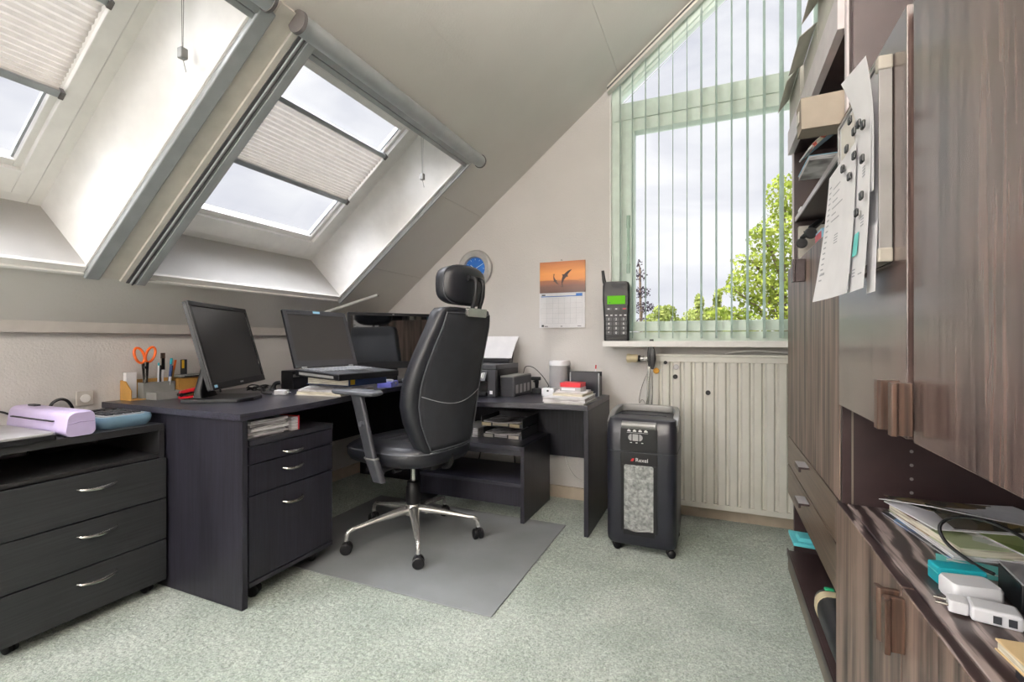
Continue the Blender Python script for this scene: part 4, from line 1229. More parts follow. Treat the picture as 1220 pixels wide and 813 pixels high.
# books and boxes under and around the laptop
t = thing('book', 'dark blue book directly under the laptop', 'book', (-1.80, 1.95, 0.79), R(-4))
L(t, 'cover', box(BM(), -0.19, 0.115, -0.10, 0.17, 0, 0.004), MT['bluebook'])
L(t, 'cover', box(BM(), -0.19, 0.115, -0.10, 0.17, 0.040, 0.0445), MT['bluebook'])
L(t, 'spine', box(BM(), 0.1152, 0.119, -0.10, 0.17, 0, 0.0445), MT['bluebook'])
L(t, 'pages', box(BM(), -0.185, 0.1148, -0.095, 0.165, 0.0042, 0.0398), MT['cream2'])
L(t, 'label', box(BM(), 0.1192, 0.1198, -0.09, -0.06, 0.008, 0.036), MT['yellow'])
t = thing('book', 'thick cream paged book at the bottom of the laptop pile', 'book', (-1.84, 1.90, 0.745), R(6))
def bowed(u, v):
    return (-0.13 + 0.26 * v, -0.125 + 0.28 * u, 0.012 + 0.031 * math.sin(PI * min(1, 0.12 + u * 0.9)) ** 0.5)
L(t, 'cover', box(BM(), -0.135, 0.138, -0.13, 0.165, 0, 0.004), MT['cream'])
L(t, 'pages', box(BM(), -0.13, 0.133, -0.125, 0.16, 0.0042, 0.018), MT['cream2'])
L(t, 'open_page', loft(BM(), [[(x, -0.115 + 0.27 * k / 12, 0.0185) for k in range(13)] + [(x, -0.115 + 0.27 * k / 12, 0.0205 + 0.022 * math.sin(PI * (0.08 + 0.84 * k / 12))) for k in range(12, -1, -1)] for x in (-0.13, 0.132)]), MT['papere'])
t = thing('docking_station', 'black docking block behind the left rear corner of the laptop', 'docking station', (-2.23, 2.02, 0.745), R(-6))
L(t, 'body', box(BM(), -0.06, 0.05, -0.07, 0.04, 0.0, 0.105), MT['plastic'], bevel=0.006)
L(t, 'port', box(BM(), 0.05, 0.0515, -0.07, -0.03, 0.07, 0.085), MT['greyp'])
t = thing('pen_case', 'violet blue plastic case on the desk right of the laptop', 'case', (-1.825, 2.315, 0.745), R(24))
L(t, 'body', prism(BM(), rrect(-0.04, 0.05, -0.085, 0.085, 0.012), 0, 0.024), MT['blueviolet'], bevel=0.004)
L(t, 'lid', prism(BM(), rrect(-0.038, 0.048, -0.083, 0.083, 0.012), 0.0242, 0.031), MT['blueviolet'], bevel=0.002)
L(t, 'clasp', box(BM(), 0.0505, 0.054, -0.015, 0.015, 0.014, 0.028), MT['silverp'])
t = thing('magnifier', 'small silver round gadget lying on the violet blue case', 'gadget', (-1.81, 2.315, 0.7762))
L(t, 'rim', lathe(BM(), [(0.020, 0), (0.027, 0.002), (0.027, 0.009), (0.018, 0.012)], 20), MT['silverp'], smooth=True)
L(t, 'handle', tube(BM(), [(0.024, -0.01, 0.006), (0.055, -0.03, 0.006)], 0.004, 8), MT['silverp'], smooth=True)
t = thing('adapter', 'small white plug adapter on the desk left of the book pile', 'adapter', (-2.03, 1.735, 0.745), R(20))
L(t, 'body', box(BM(), -0.03, 0.03, -0.022, 0.022, 0, 0.026), MT['whitep'], bevel=0.005)
L(t, 'pin', tube(BM(), [(0.03, -0.008, 0.013), (0.045, -0.008, 0.013)], 0.0022, 6), MT['steel']); L(t, 'pin', tube(BM(), [(0.03, 0.008, 0.013), (0.045, 0.008, 0.013)], 0.0022, 6), MT['steel'])
pts = []
for k in range(40):
    a = k * 0.52; rr = 0.040 + 0.010 * math.sin(k * 1.7)
    pts.append((-2.25 + rr * math.cos(a) * 1.1, 1.77 + rr * math.sin(a), 0.7505 + 0.020 * (0.5 + 0.5 * math.sin(k * 0.9)) + 0.0004 * k))
pts += [(-2.17, 1.73, 0.752), (-2.10, 1.71, 0.7495), (-2.08, 1.72, 0.7495)]
cable('earphones', 'coiled black cable lying on the desk between monitor and laptop', pts, 0.0035, MT['plastic'], cat='cable')
t = thing('plug', 'black plug standing in the cable coil beside the monitor', 'plug', (-2.235, 1.855, 0.745), R(30))
L(t, 'body', tube(BM(), smooth_path([(0, 0, 0.001), (0.002, 0, 0.02), (0.012, 0, 0.04), (0.035, 0, 0.046)], 4), [0.014] * 5 + [0.011] * 8, 10), MT['plastic'], smooth=True)
L(t, 'collar', lathe(BM(), [(0.017, 0.001), (0.018, 0.008), (0.015, 0.012)], 14), MT['plasticg'], smooth=True)

# slim white lamp behind the laptop
t = thing('desk_lamp', 'slim white bar lamp rising behind the laptop', 'lamp', (-2.33, 2.28, 0.745))
obj('lamp_base', prism(BM(), rrect(-2.40, -2.26, 2.22, 2.36, 0.03), 0.745, 0.757), MT['plastic'], t, bevel=0.002)
obj('pole', tube(BM(), [(-2.335, 2.28, 0.757), (-2.30, 2.335, 1.205)], 0.007, 10), MT['whiteglow'], t, smooth=True)
obj('joint', tube(BM(), [(-2.312, 2.325, 1.208), (-2.285, 2.345, 1.208)], 0.012, 12), MT['greyp'], t, smooth=True)
obj('lamp_head', tube(BM(), [(-2.31, 2.30, 1.203), (-2.137, 2.60, 1.335)], 0.010, 12), MT['whiteglow'], t, smooth=True)
obj('head_cap', tube(BM(), [(-2.137, 2.60, 1.335), (-2.133, 2.607, 1.338)], 0.0105, 12), MT['greyp'], t, smooth=True)

# ------------------------------------------------------------------ desk organiser at the left end
t = thing('desk_organizer', 'ochre and grey desk organizer against the wall beside the monitor', 'organizer', (-2.46, 1.44, 0.745))
D = 0.745
bm = BM()
prism(bm, [(-2.538, D), (-2.455, D), (-2.455, D + 0.045), (-2.50, D + 0.088), (-2.538, D + 0.092)], 0, 0.006, Matrix(((1, 0, 0, 0), (0, 0, 1, 1.282), (0, 1, 0, 0), (0, 0, 0, 1))))
box(bm, -2.538, -2.532, 1.288, 1.63, D, D + 0.092); box(bm, -2.532, -2.455, 1.288, 1.63, D, D + 0.005)
box(bm, -2.532, -2.455, 1.624, 1.63, D + 0.005, D + 0.088); box(bm, -2.46, -2.455, 1.49, 1.624, D + 0.005, D + 0.088)
box(bm, -2.532, -2.4601, 1.486, 1.49, D + 0.005, D + 0.088)
obj('ochre_box', bm, MT['ochre'], t, bevel=0.0008)
bm = BM()
for x0, x1, y0, y1, h in ((-2.4545, -2.375, 1.345, 1.475, 0.034), (-2.50, -2.4555, 1.335, 1.475, 0.078)):
    box(bm, x0, x1, y0, y1, D, D + 0.004); box(bm, x0, x0 + 0.003, y0, y1, D + 0.004, D + h); box(bm, x1 - 0.003, x1, y0, y1, D + 0.004, D + h)
    box(bm, x0 + 0.003, x1 - 0.003, y0, y0 + 0.003, D + 0.004, D + h); box(bm, x0 + 0.003, x1 - 0.003, y1 - 0.003, y1, D + 0.004, D + h)
obj('grey_cup', bm, MT['greyp'], t)
t = thing('tray', 'small black and grey tray on the ochre organizer box', 'tray', (-2.49, 1.56, D + 0.088))
obj('body', Bx(-2.53, -2.44, 1.495, 1.625, D + 0.092, D + 0.104), MT['greyp'], t, bevel=0.003)
obj('slot', Bx(-2.4405, -2.4385, 1.51, 1.61, D + 0.094, D + 0.100), MT['plastic'], t)
# scissors
t = thing('scissors', 'orange handled scissors standing upright in the organizer', 'scissors', (-2.478, 1.36, D + 0.005))
def loop_bm(c, rx, rz, r, lean=0.0):
    pts = [(c[0], c[1] + rx * math.sin(2 * PI * k / 20) + lean * rz * math.cos(2 * PI * k / 20), c[2] + rz * math.cos(2 * PI * k / 20)) for k in range(21)]
    return tube(BM(), pts, r, 8)
obj('handle', loop_bm((-2.478, 1.330, 0.952), 0.020, 0.036, 0.0058, -0.25), MT['orange'], t, smooth=True)
obj('handle', loop_bm((-2.478, 1.377, 0.955), 0.020, 0.036, 0.0058, 0.25), MT['orange'], t, smooth=True)
bm = BM(); hexa(bm, [(-2.480, 1.352, D + 0.006), (-2.480, 1.358, D + 0.006), (-2.476, 1.358, D + 0.006), (-2.476, 1.352, D + 0.006), (-2.480, 1.338, 0.915), (-2.480, 1.352, 0.915), (-2.476, 1.352, 0.915), (-2.476, 1.338, 0.915)])
obj('blade', bm, MT['steel'], t)
bm = BM(); hexa(bm, [(-2.4755, 1.352, D + 0.006), (-2.4755, 1.358, D + 0.006), (-2.472, 1.358, D + 0.006), (-2.472, 1.352, D + 0.006), (-2.4755, 1.355, 0.92), (-2.4755, 1.368, 0.92), (-2.472, 1.368, 0.92), (-2.472, 1.355, 0.92)])
obj('blade', bm, MT['steel'], t)
obj('pivot', tube(BM(), [(-2.482, 1.354, 0.895), (-2.468, 1.354, 0.895)], 0.007, 10), MT['plastic'], t, smooth=True)
def pen(name, label, cat, x, y, top, lean, r, m, tipm, tip=0.03):
    t = thing(name, label, cat, (x, y, D + 0.005), 0, 'pens in the organizer')
    b = Vector((x, y, D + 0.006)); e = Vector((x + lean[0], y + lean[1], top)); d = (e - b).normalized()
    obj('barrel', tube(BM(), [b, e - d * tip], r, 8), m, t, smooth=True)
    obj('cap', tube(BM(), [e - d * tip, e], [r * 1.15, r * 1.15], 8), tipm, t, smooth=True)
pen('pen', 'thin pen with teal tip in the organizer', 'pen', -2.47, 1.405, 0.915, (0, 0.004), 0.0035, MT['whitep'], MT['teal'], 0.014)
pen('pen', 'dark slim pen beside the teal tipped pen', 'pen', -2.48, 1.418, 0.902, (0, 0.004), 0.0042, MT['ink'], MT['plastic'])
pen('pen', 'blue pen leaning right in the organizer', 'pen', -2.475, 1.452, 0.935, (0, 0.018), 0.0048, MT['bluebook'], MT['teal'], 0.03)
pen('pencil', 'orange pencil at the right end of the pens', 'pencil', -2.485, 1.465, 0.925, (0, 0.030), 0.0045, MT['ochre'], MT['orange'], 0.05)
pen('pen', 'navy and white ballpoint in front of the other pens', 'pen', -2.463, 1.445, 0.90, (0.006, 0.016), 0.0055, MT['whitep'], MT['bluebook'], 0.055)
t = thing('paint_brush', 'flat paint brush with brown bristles among the pens', 'brush', (-2.478, 1.430, D + 0.005))
obj('handle', tube(BM(), [(-2.478, 1.428, D + 0.006), (-2.478, 1.432, 0.88)], [0.003, 0.005], 8), MT['whitep'], t, smooth=True)
obj('ferrule', Bx(-2.4815, -2.4745, 1.424, 1.440, 0.88, 0.935), MT['steel'], t)
obj('bristles', Bx(-2.4815, -2.4745, 1.423, 1.441, 0.935, 0.962), MT['walnut'], t)
t = thing('glue_stick', 'blue and yellow marker pack standing in the ochre box', 'marker', (-2.515, 1.545, D + 0.104))
obj('pack', Bx(-2.521, -2.508, 1.540, 1.566, D + 0.104, 0.925), MT['ink'], t, bevel=0.001)
obj('band', Bx(-2.5079, -2.5065, 1.540, 1.551, 0.88, 0.922), MT['yellow'], t)
t = thing('note_block', 'white note block standing at the left end of the organizer', 'note block', (-2.515, 1.31, D + 0.005))
obj('sheets', Bx(-2.53, -2.504, 1.29, 1.333, D + 0.006, D + 0.128), MT['paper'], t, bevel=0.001)
obj('backing', Bx(-2.5315, -2.5302, 1.29, 1.333, D + 0.006, D + 0.128), MT['card'], t)
t = thing('stapler', 'red stapler lying in front of the organizer', 'stapler', (-2.33, 1.50, D), R(78))
L(t, 'base', hexa(BM(), [(-0.075, -0.014, 0), (0.075, -0.016, 0), (0.075, 0.016, 0), (-0.075, 0.014, 0), (-0.075, -0.012, 0.010), (0.07, -0.014, 0.014), (0.07, 0.014, 0.014), (-0.075, 0.012, 0.010)]), MT['red'], bevel=0.002)
L(t, 'arm', hexa(BM(), [(-0.075, -0.011, 0.022), (0.072, -0.014, 0.044), (0.072, 0.014, 0.044), (-0.075, 0.011, 0.022), (-0.07, -0.010, 0.036), (0.075, -0.012, 0.066), (0.075, 0.012, 0.066), (-0.07, 0.010, 0.036)]), MT['red'], bevel=0.003)
L(t, 'hinge', tube(BM(), [(-0.07, -0.015, 0.018), (-0.07, 0.015, 0.018)], 0.009, 10), MT['plastic'], smooth=True)
L(t, 'magazine', hexa(BM(), [(-0.07, -0.007, 0.0142), (0.07, -0.007, 0.034), (0.07, 0.007, 0.034), (-0.07, 0.007, 0.0142), (-0.07, -0.007, 0.0218), (0.07, -0.007, 0.0435), (0.07, 0.007, 0.0435), (-0.07, 0.007, 0.0218)]), MT['steel'])

# ------------------------------------------------------------------ printer and things on the right desk
D = 0.685
t = thing('printer', 'black ink tank printer with paper standing in its rear feed', 'printer', (-1.36, 2.68, D))
px0, px1, py0, py1 = -1.545, -1.190, 2.505, 2.860
bm = BM()
prism(bm, rrect(px0, px1, py0 + 0.03, py1, 0.008), D + 0.004, D + 0.165)
obj('body', bm, MT['plastic'], t, bevel=0.002)
bm = BM(); box(bm, px0, px0 + 0.05, py0, py0 + 0.0299, D + 0.004, D + 0.16); box(bm, px1 - 0.05, px1, py0, py0 + 0.0299, D + 0.004, D + 0.16); box(bm, px0 + 0.0501, px1 - 0.0501, py0, py0 + 0.0299, D + 0.10, D + 0.16)
obj('front_panel', bm, MT['plasticg'], t, bevel=0.002)
obj('scanner_lid', prism(BM(), rrect(px0 - 0.002, px1 + 0.002, py0 + 0.012, py1, 0.01), D + 0.166, D + 0.192), MT['plasticg'], t, bevel=0.004)
bm = BM(); hexa(bm, [(px0 + 0.06, py0 - 0.030, D + 0.100), (px1 - 0.055, py0 - 0.030, D + 0.100), (px1 - 0.055, py0 - 0.001, D + 0.092), (px0 + 0.06, py0 - 0.001, D + 0.092), (px0 + 0.06, py0 - 0.026, D + 0.108), (px1 - 0.055, py0 - 0.026, D + 0.108), (px1 - 0.055, py0 - 0.001, D + 0.150), (px0 + 0.06, py0 - 0.001, D + 0.150)])
cp = obj('control_panel', bm, MT['plasticg'], t, bevel=0.001)
n = Vector((0, -0.86, 0.51))
def panel_quad(x0, x1, a, b, off):
    p = lambda x, s: Vector((x, py0 - 0.026 + 0.025 * s, D + 0.108 + 0.042 * s)) + n * off
    return sheet(BM(), lambda u, v: p(x0 + (x1 - x0) * u, a + (b - a) * v), 1, 1, 0.0006)
obj('display', panel_quad(px1 - 0.19, px1 - 0.065, 0.1, 0.9, 0.002), MT['greyp'], cp)
for k, m in enumerate((MT['orange'], MT['blue'], MT['whitep'])):
    obj('icon', panel_quad(px1 - 0.150 + 0.026 * k, px1 - 0.132 + 0.026 * k, 0.25, 0.75, 0.0035), m, cp)
obj('output_tray', Bx(px0 + 0.06, px1 - 0.058, py0 - 0.012, py0 + 0.028, D + 0.010, D + 0.030), MT['plastic'], t, bevel=0.002)
obj('sticker', Bx(px1 - 0.036, px1 - 0.018, py0 - 0.0012, py0 - 0.0002, D + 0.020, D + 0.040), MT['whitep'], t)
tk = obj('ink_tank', prism(BM(), rrect(px1 + 0.001, px1 + 0.098, 2.560, 2.850, 0.012), D + 0.002, D + 0.118), MT['plasticg'], t, bevel=0.003)
for k in range(4):
    obj('ink_window', Bx(px1 + 0.0982, px1 + 0.0995, 2.585 + k * 0.062, 2.622 + k * 0.062, D + 0.02, D + 0.072), MT['silverp'], tk)
obj('tank_lid', prism(BM(), rrect(px1 + 0.003, px1 + 0.097, 2.563, 2.848, 0.012), D + 0.1185, D + 0.126), MT['greyp'], tk, bevel=0.002)
bm = BM(); hexa(bm, [(px0 + 0.05, 2.852, D + 0.192), (px1 - 0.04, 2.852, D + 0.192), (px1 - 0.04, 2.859, D + 0.192), (px0 + 0.05, 2.859, D + 0.192), (px0 + 0.05, 2.888, D + 0.33), (px1 - 0.04, 2.888, D + 0.33), (px1 - 0.04, 2.892, D + 0.33), (px0 + 0.05, 2.892, D + 0.33)])
obj('paper_support', bm, MT['plastic'], t)
obj('feed_guard', Bx(px0 + 0.04, px1 - 0.03, 2.775, 2.828, D + 0.1925, D + 0.222), MT['plastic'], t, bevel=0.004)
def feed(u, v):
    return (px0 + 0.06 + 0.25 * u + 0.035 * v * u, 2.838 + 0.055 * v ** 1.6 + 0.014 * math.sin(PI * u) * 0 - 0.012 * (1 - u) * v, D + 0.20 + 0.165 * v)
t2 = thing('paper_sheets', 'white paper sheets standing in the printer rear feed', 'paper', (-1.36, 2.84, D + 0.2))
obj('sheets', sheet(BM(), feed, 6, 10, 0.004), MT['paper'], t2)

t = thing('speaker', 'grey rounded loudspeaker with white top on the right desk', 'speaker', (-0.905, 2.855, D))
lathe_sq = lambda r, z: [(-0.905 + x, 2.855 + y, D + z) for x, y in rrect(-r, r, -r, r, r * 0.72, 6)]
obj('grille', loft(BM(), [lathe_sq(0.058, 0.004), lathe_sq(0.0605, 0.012), lathe_sq(0.0605, 0.180)]), MT['spk'], t, smooth=True)
obj('top_cap', loft(BM(), [lathe_sq(0.0615, 0.1805), lathe_sq(0.0615, 0.205), lathe_sq(0.058, 0.211)]), MT['whitep'], t, smooth=True)
obj('base_ring', loft(BM(), [lathe_sq(0.055, 0.0), lathe_sq(0.055, 0.0038)]), MT['whitep'], t)
obj('rear_plate', Bx(-0.8455, -0.8435, 2.835, 2.885, D + 0.02, D + 0.17), MT['plasticg'], t)
t = thing('power_strip', 'black power strip with plugs between printer and speaker', 'power strip', (-1.03, 2.84, D))
obj('body', Bx(-1.075, -0.975, 2.80, 2.86, D, D + 0.032), MT['plastic'], t, bevel=0.004)
obj('socket', lathe(BM(), [(0.018, D + 0.0322), (0.018, D + 0.0345)], 16, Matrix.Translation((-1.05, 2.83, 0))), MT['plasticg'], t); obj('socket', lathe(BM(), [(0.018, D + 0.0322), (0.018, D + 0.0345)], 16, Matrix.Translation((-1.00, 2.83, 0))), MT['greyp'], t)
t = thing('adapter_plug', 'black adapter plug sticking up from the power strip', 'plug', (-1.05, 2.83, D + 0.0345))
obj('body', tube(BM(), [(-1.05, 2.83, D + 0.0345), (-1.05, 2.83, D + 0.07), (-1.057, 2.828, D + 0.085)], [0.010, 0.014, 0.022], 12), MT['plastic'], t, smooth=True)
obj('grip', Bx(-1.085, -1.025, 2.815, 2.845, D + 0.083, D + 0.105), MT['plastic'], t, bevel=0.005)
cable('power_cable', 'thin black cable arching from the printer tank to the power strip', [(-1.16, 2.872, D + 0.12), (-1.15, 2.89, D + 0.165), (-1.10, 2.90, D + 0.16), (-1.04, 2.90, D + 0.11), (-0.99, 2.885, D + 0.05), (-0.985, 2.86, D + 0.038)], 0.0025, MT['plastic'])
t = thing('charger', 'white charger block in front of the grey loudspeaker', 'charger', (-0.925, 2.70, D))
obj('body', Bx(-0.965, -0.885, 2.68, 2.74, D, D + 0.050), MT['whitep'], t, bevel=0.006)
obj('port', Bx(-0.93, -0.918, 2.6785, 2.6798, D + 0.03, D + 0.04), MT['ink'], t)
def slab(name, label, cat, cx, cy, z, lx, ly, h, rot, mt_edge, mt_top, spine=None):
    t = thing(name, label, cat, (cx, cy, z), R(rot))
    L(t, 'pages', box(BM(), -lx / 2 + 0.003, lx / 2 - 0.003, -ly / 2 + 0.003, ly / 2 - 0.003, 0.0018, h - 0.0018), mt_edge)
    L(t, 'cover', box(BM(), -lx / 2, lx / 2, -ly / 2, ly / 2, 0, 0.0016), mt_top)
    L(t, 'cover', box(BM(), -lx / 2, lx / 2, -ly / 2, ly / 2, h - 0.0016, h), mt_top)
    return t
z = D
slab('magazine', 'flat grey magazine at the bottom of the paper stack', 'magazine', -0.735, 2.53, z, 0.225, 0.27, 0.008, -2, MT['papere'], MT['greycard']); z += 0.0082
slab('binder', 'thick white binder in the paper stack on the right desk', 'binder', -0.745, 2.54, z, 0.235, 0.28, 0.024, 2, MT['papere'], MT['paper']); z += 0.0242
slab('notepad', 'cream notepad lying on the white binder', 'notepad', -0.735, 2.575, z, 0.175, 0.20, 0.014, -4, MT['cream2'], MT['cream']); z += 0.0142
slab('booklet', 'thin white booklet lying on the cream notepad', 'booklet', -0.745, 2.61, z, 0.18, 0.14, 0.006, 5, MT['papere'], MT['paper']); z += 0.0062
t = thing('box', 'small grey white box under the red box', 'box', (-0.745, 2.60, z), R(-3))
L(t, 'body', box(BM(), -0.062, 0.062, -0.05, 0.05, 0, 0.022), MT['silverp'], bevel=0.001)
L(t, 'label', box(BM(), -0.05, 0.03, -0.0508, -0.0502, 0.004, 0.018), MT['whitep']); z += 0.0222
t = thing('box', 'small red box on top of the paper stack', 'box', (-0.745, 2.60, z), R(-2))
L(t, 'body', box(BM(), -0.06, 0.06, -0.05, 0.05, 0, 0.019), MT['red'], bevel=0.002)
L(t, 'lid', box(BM(), -0.061, 0.061, -0.051, 0.051, 0.0192, 0.024), MT['red'], bevel=0.001)
t = thing('file_box', 'open black file box on the right end of the right desk', 'file box', (-0.72, 2.84, D))
bm = BM()
box(bm, -0.815, -0.645, 2.80, 2.804, D, D + 0.145); box(bm, -0.815, -0.645, 2.896, 2.90, D, D + 0.145); box(bm, -0.815, -0.645, 2.8045, 2.8955, D, D + 0.004)
box(bm, -0.815, -0.811, 2.8045, 2.8955, D + 0.004, D + 0.12); box(bm, -0.649, -0.645, 2.8045, 2.8955, D + 0.004, D + 0.12)
obj('box_walls', bm, MT['shred'], t)
for x in (-0.818, -0.642): obj('edge_strip', Bx(x - 0.003, x + 0.003, 2.797, 2.803, D, D + 0.14), MT['alu'], t)
obj('rim', Bx(-0.825, -0.63, 2.795, 2.7995, D + 0.145, D + 0.151), MT['plastic'], t)
t = thing('pin', 'tiny red capped pen poking out of the black file box', 'pen', (-0.68, 2.85, D + 0.004))
obj('barrel', tube(BM(), [(-0.685, 2.85, D + 0.005), (-0.672, 2.85, D + 0.165)], 0.0035, 8), MT['whitep'], t, smooth=True)
obj('cap', tube(BM(), [(-0.672, 2.85, D + 0.165), (-0.6705, 2.85, D + 0.188)], 0.004, 8), MT['red'], t, smooth=True)

# ------------------------------------------------------------------ on the window wall
t = thing('wall_clock', 'round silver wall clock with blue dial behind the headrest', 'clock', (-1.552, 2.948, 1.528))
CM = Matrix.Translation((-1.552, 2.949, 1.528)) @ Matrix.Rotation(PI / 2, 4, 'X')
obj('rim', lathe(BM(), [(0.128, 0.0), (0.134, 0.012), (0.130, 0.026), (0.118, 0.034), (0.086, 0.030), (0.080, 0.020), (0.0795, 0.010)], 56, CM, cap=False), MT['clockrim'], t, smooth=True)
obj('dial', lathe(BM(), [(0.0795, 0.004), (0.0795, 0.0105)], 48, CM), MT['clockblue'], t)
bm = BM()
for k in range(12):
    box(bm, -0.0012, 0.0012, 0.062, 0.072, 0.0108, 0.0116, CM @ Matrix.Rotation(R(30 * k), 4, 'Z'))
obj('hour_marks', bm, MT['whiteink'], t)
obj('hour_hand', box(BM(), -0.002, 0.002, -0.018, 0.046, 0.0118, 0.0128, CM @ Matrix.Rotation(R(52), 4, 'Z')), MT['whiteink'], t)
obj('minute_hand', box(BM(), -0.0016, 0.0016, -0.022, 0.068, 0.0132, 0.0142, CM @ Matrix.Rotation(R(-62), 4, 'Z')), MT['whiteink'], t)

def sunset_mat():
    q = NT('sunset_photo_print'); b = q.bsdf(0.4)
    v = q.coord((1, 1, 1)); s = q.n('ShaderNodeSeparateXYZ'); q.l(v, s.inputs[0])
    f = q.noise(q.coord((0.5, 1, 4)), 9, 3)
    m = q.n('ShaderNodeMath', operation='MULTIPLY_ADD'); m.inputs[1].default_value = 0.05; q.l(f, m.inputs[0]); q.l(s.outputs['Z'], m.inputs[2])
    mr_ = q.n('ShaderNodeMapRange'); mr_.inputs['From Min'].default_value = 0.0; mr_.inputs['From Max'].default_value = 0.25; q.l(m.outputs[0], mr_.inputs['Value'])
    q.l(q.ramp(mr_.outputs['Result'], [(0.0, (58, 40, 38)), (0.28, (110, 72, 58)), (0.40, (150, 92, 60)), (0.44, (216, 140, 74)), (0.62, (226, 150, 78)), (0.85, (186, 112, 62)), (1.0, (140, 86, 56))]), b.inputs['Base Color'])
    return q.m
t = thing('wall_calendar', 'wall calendar with dolphins at sunset above a date page', 'calendar', (-0.915, 2.949, 1.107))
obj('date_page', Bx(-1.072, -0.764, 2.940, 2.9465, 1.107, 1.335), MT['paper'], t)
obj('picture', Bx(-0.154, 0.154, -0.003, 0.003, 0.0, 0.204), sunset_mat(), t, world=False, mtx=None).location = (0.0, -0.0056, 0.2288)
bm = BM()
def dolphin(cx, cz, s, rot, flip=1):
    up = [(-1.0, -0.02), (-0.7, 0.12), (-0.35, 0.2), (-0.05, 0.24), (0.05, 0.42), (0.16, 0.22), (0.5, 0.17), (0.75, 0.12), (1.0, 0.02)]
    dn = [(0.98, -0.04), (0.7, -0.07), (0.3, -0.12), (0.18, -0.30), (0.08, -0.14), (-0.3, -0.06), (-0.7, -0.03), (-1.02, -0.20), (-1.08, 0.02), (-1.14, 0.20)]
    pts = []
    for x, y in up + dn:
        y2 = y - 0.22 * x * x
        a = R(rot)
        X, Y = x * flip * s, y2 * s
        pts.append((cx + X * math.cos(a) - Y * math.sin(a), cz + X * math.sin(a) + Y * math.cos(a)))
    return pts
prism(bm, dolphin(-0.896, 1.438, 0.062, 58), 0, 0.0012, M_XZ(2.9399)); prism(bm, dolphin(-0.962, 1.418, 0.038, 118, -1), 0, 0.0012, M_XZ(2.9399))
obj('dolphin_print', bm, plain('dark_photo_print', (62, 40, 34), 0.5), t)
bm = BM()
for k in range(8): box(bm, -1.060 + k * 0.040, -1.0594 + k * 0.040, 2.9392, 2.9399, 1.135, 1.300)
for k in range(6): box(bm, -1.060, -0.780, 2.9392, 2.9399, 1.135 + k * 0.033, 1.1356 + k * 0.033)
obj('date_grid', bm, MT['inkpale'], t)
obj('header_bar', Bx(-1.060, -0.780, 2.9392, 2.9399, 1.3095, 1.3145), MT['clockblue'], t)
obj('header_block', Bx(-0.822, -0.780, 2.9390, 2.9399, 1.3147, 1.328), MT['clockblue'], t)
bm = BM()
box(bm, -1.055, -1.030, 2.9392, 2.9399, 1.318, 1.326); box(bm, -1.056, -1.040, 2.9392, 2.9399, 1.113, 1.126); box(bm, -1.036, -1.012, 2.9392, 2.9399, 1.114, 1.118); box(bm, -0.812, -0.788, 2.9392, 2.9399, 1.116, 1.119); box(bm, -0.925, -0.913, 2.9392, 2.9399, 1.114, 1.118)
obj('small_print', bm, MT['ink'], t)
obj('nail', tube(BM(), [(-0.918, 2.95, 1.547), (-0.918, 2.934, 1.549)], 0.003, 8), MT['steel'], t)

# giant novelty mobile phone on the sill
t = thing('novelty_phone', 'oversized black mobile phone with green display on the window sill', 'phone', (-0.54, 2.828, 1.02), R(5))
def phone_ring(z, k, dx=0):
    return [(dx + x * k, y, z) for x, y in rrect(-0.076, 0.076, -0.03, 0.03, 0.014, 4)]
L(t, 'body', loft(BM(), [phone_ring(0.0, 0.90), phone_ring(0.006, 0.97), phone_ring(0.12, 0.97), phone_ring(0.24, 1.03, -0.002), phone_ring(0.33, 1.03, -0.002), phone_ring(0.348, 0.95, -0.002), phone_ring(0.353, 0.80, -0.002)]), MT['plastic'], smooth=True)
L(t, 'face_plate', prism(BM(), rrect(-0.070, 0.068, 0.205, 0.30, 0.016), 0.03, 0.0325), MT['plastic'], mtx=Matrix(((1, 0, 0, 0), (0, 0, -1, 0), (0, 1, 0, 0), (0, 0, 0, 1))))
dsp = L(t, 'display', box(BM(), -0.052, 0.052, -0.0338, -0.0327, 0.218, 0.268), MT['lcd'])
L(t, 'display_text', box(BM(), -0.040, -0.034, -0.0342, -0.0339, 0.224, 0.230), MT['ink'])
bm = BM()
for i in range(5): box(bm, -0.022 + 0.0, 0.052, -0.0322, -0.0305, 0.312 + i * 0.007, 0.3145 + i * 0.007)
L(t, 'earpiece', bm, MT['ink'])
KM = Matrix(((1, 0, 0, 0), (0, 0, -1, 0), (0, 1, 0, 0), (0, 0, 0, 1)))
for i in range(3): L(t, 'key', prism(BM(), rrect(-0.058 + i * 0.045, -0.026 + i * 0.045, 0.183, 0.197, 0.005), 0.029, 0.0335, KM), MT['plasticg'])
for i in range(5): L(t, 'key', prism(BM(), rrect(-0.064 + i * 0.0265, -0.044 + i * 0.0265, 0.146, 0.160, 0.004), 0.029, 0.0325, KM), MT['plasticg'])
for j in range(4):
    for i in range(3):
        L(t, 'key', prism(BM(), rrect(-0.060 + i * 0.043, -0.026 + i * 0.043, 0.038 + j * 0.027, 0.058 + j * 0.027, 0.005), 0.029, 0.0328, KM), MT['plasticg'])
bm = BM()
keys = ['1', '2', '3', '4', '5', '6', '7', '8', '9', '*', '0', '#']
for q, s in enumerate(keys):
    i, j = q % 3, q // 3
    merge(bm, (lambda b: (b.transform(face_y(-0.043 + i * 0.043, -0.0334, 0.048 + (3 - j) * 0.027)), b)[1])(text_bm(s, 0.020)))
for i in range(5):
    box(bm, -0.060 + i * 0.0265, -0.048 + i * 0.0265, -0.0332, -0.0326, 0.150, 0.155)
box(bm, -0.050, -0.038, -0.0340, -0.0336, 0.187, 0.193); box(bm, -0.004, 0.006, -0.0340, -0.0336, 0.187, 0.193)
L(t, 'key_print', bm, MT['whiteink'])
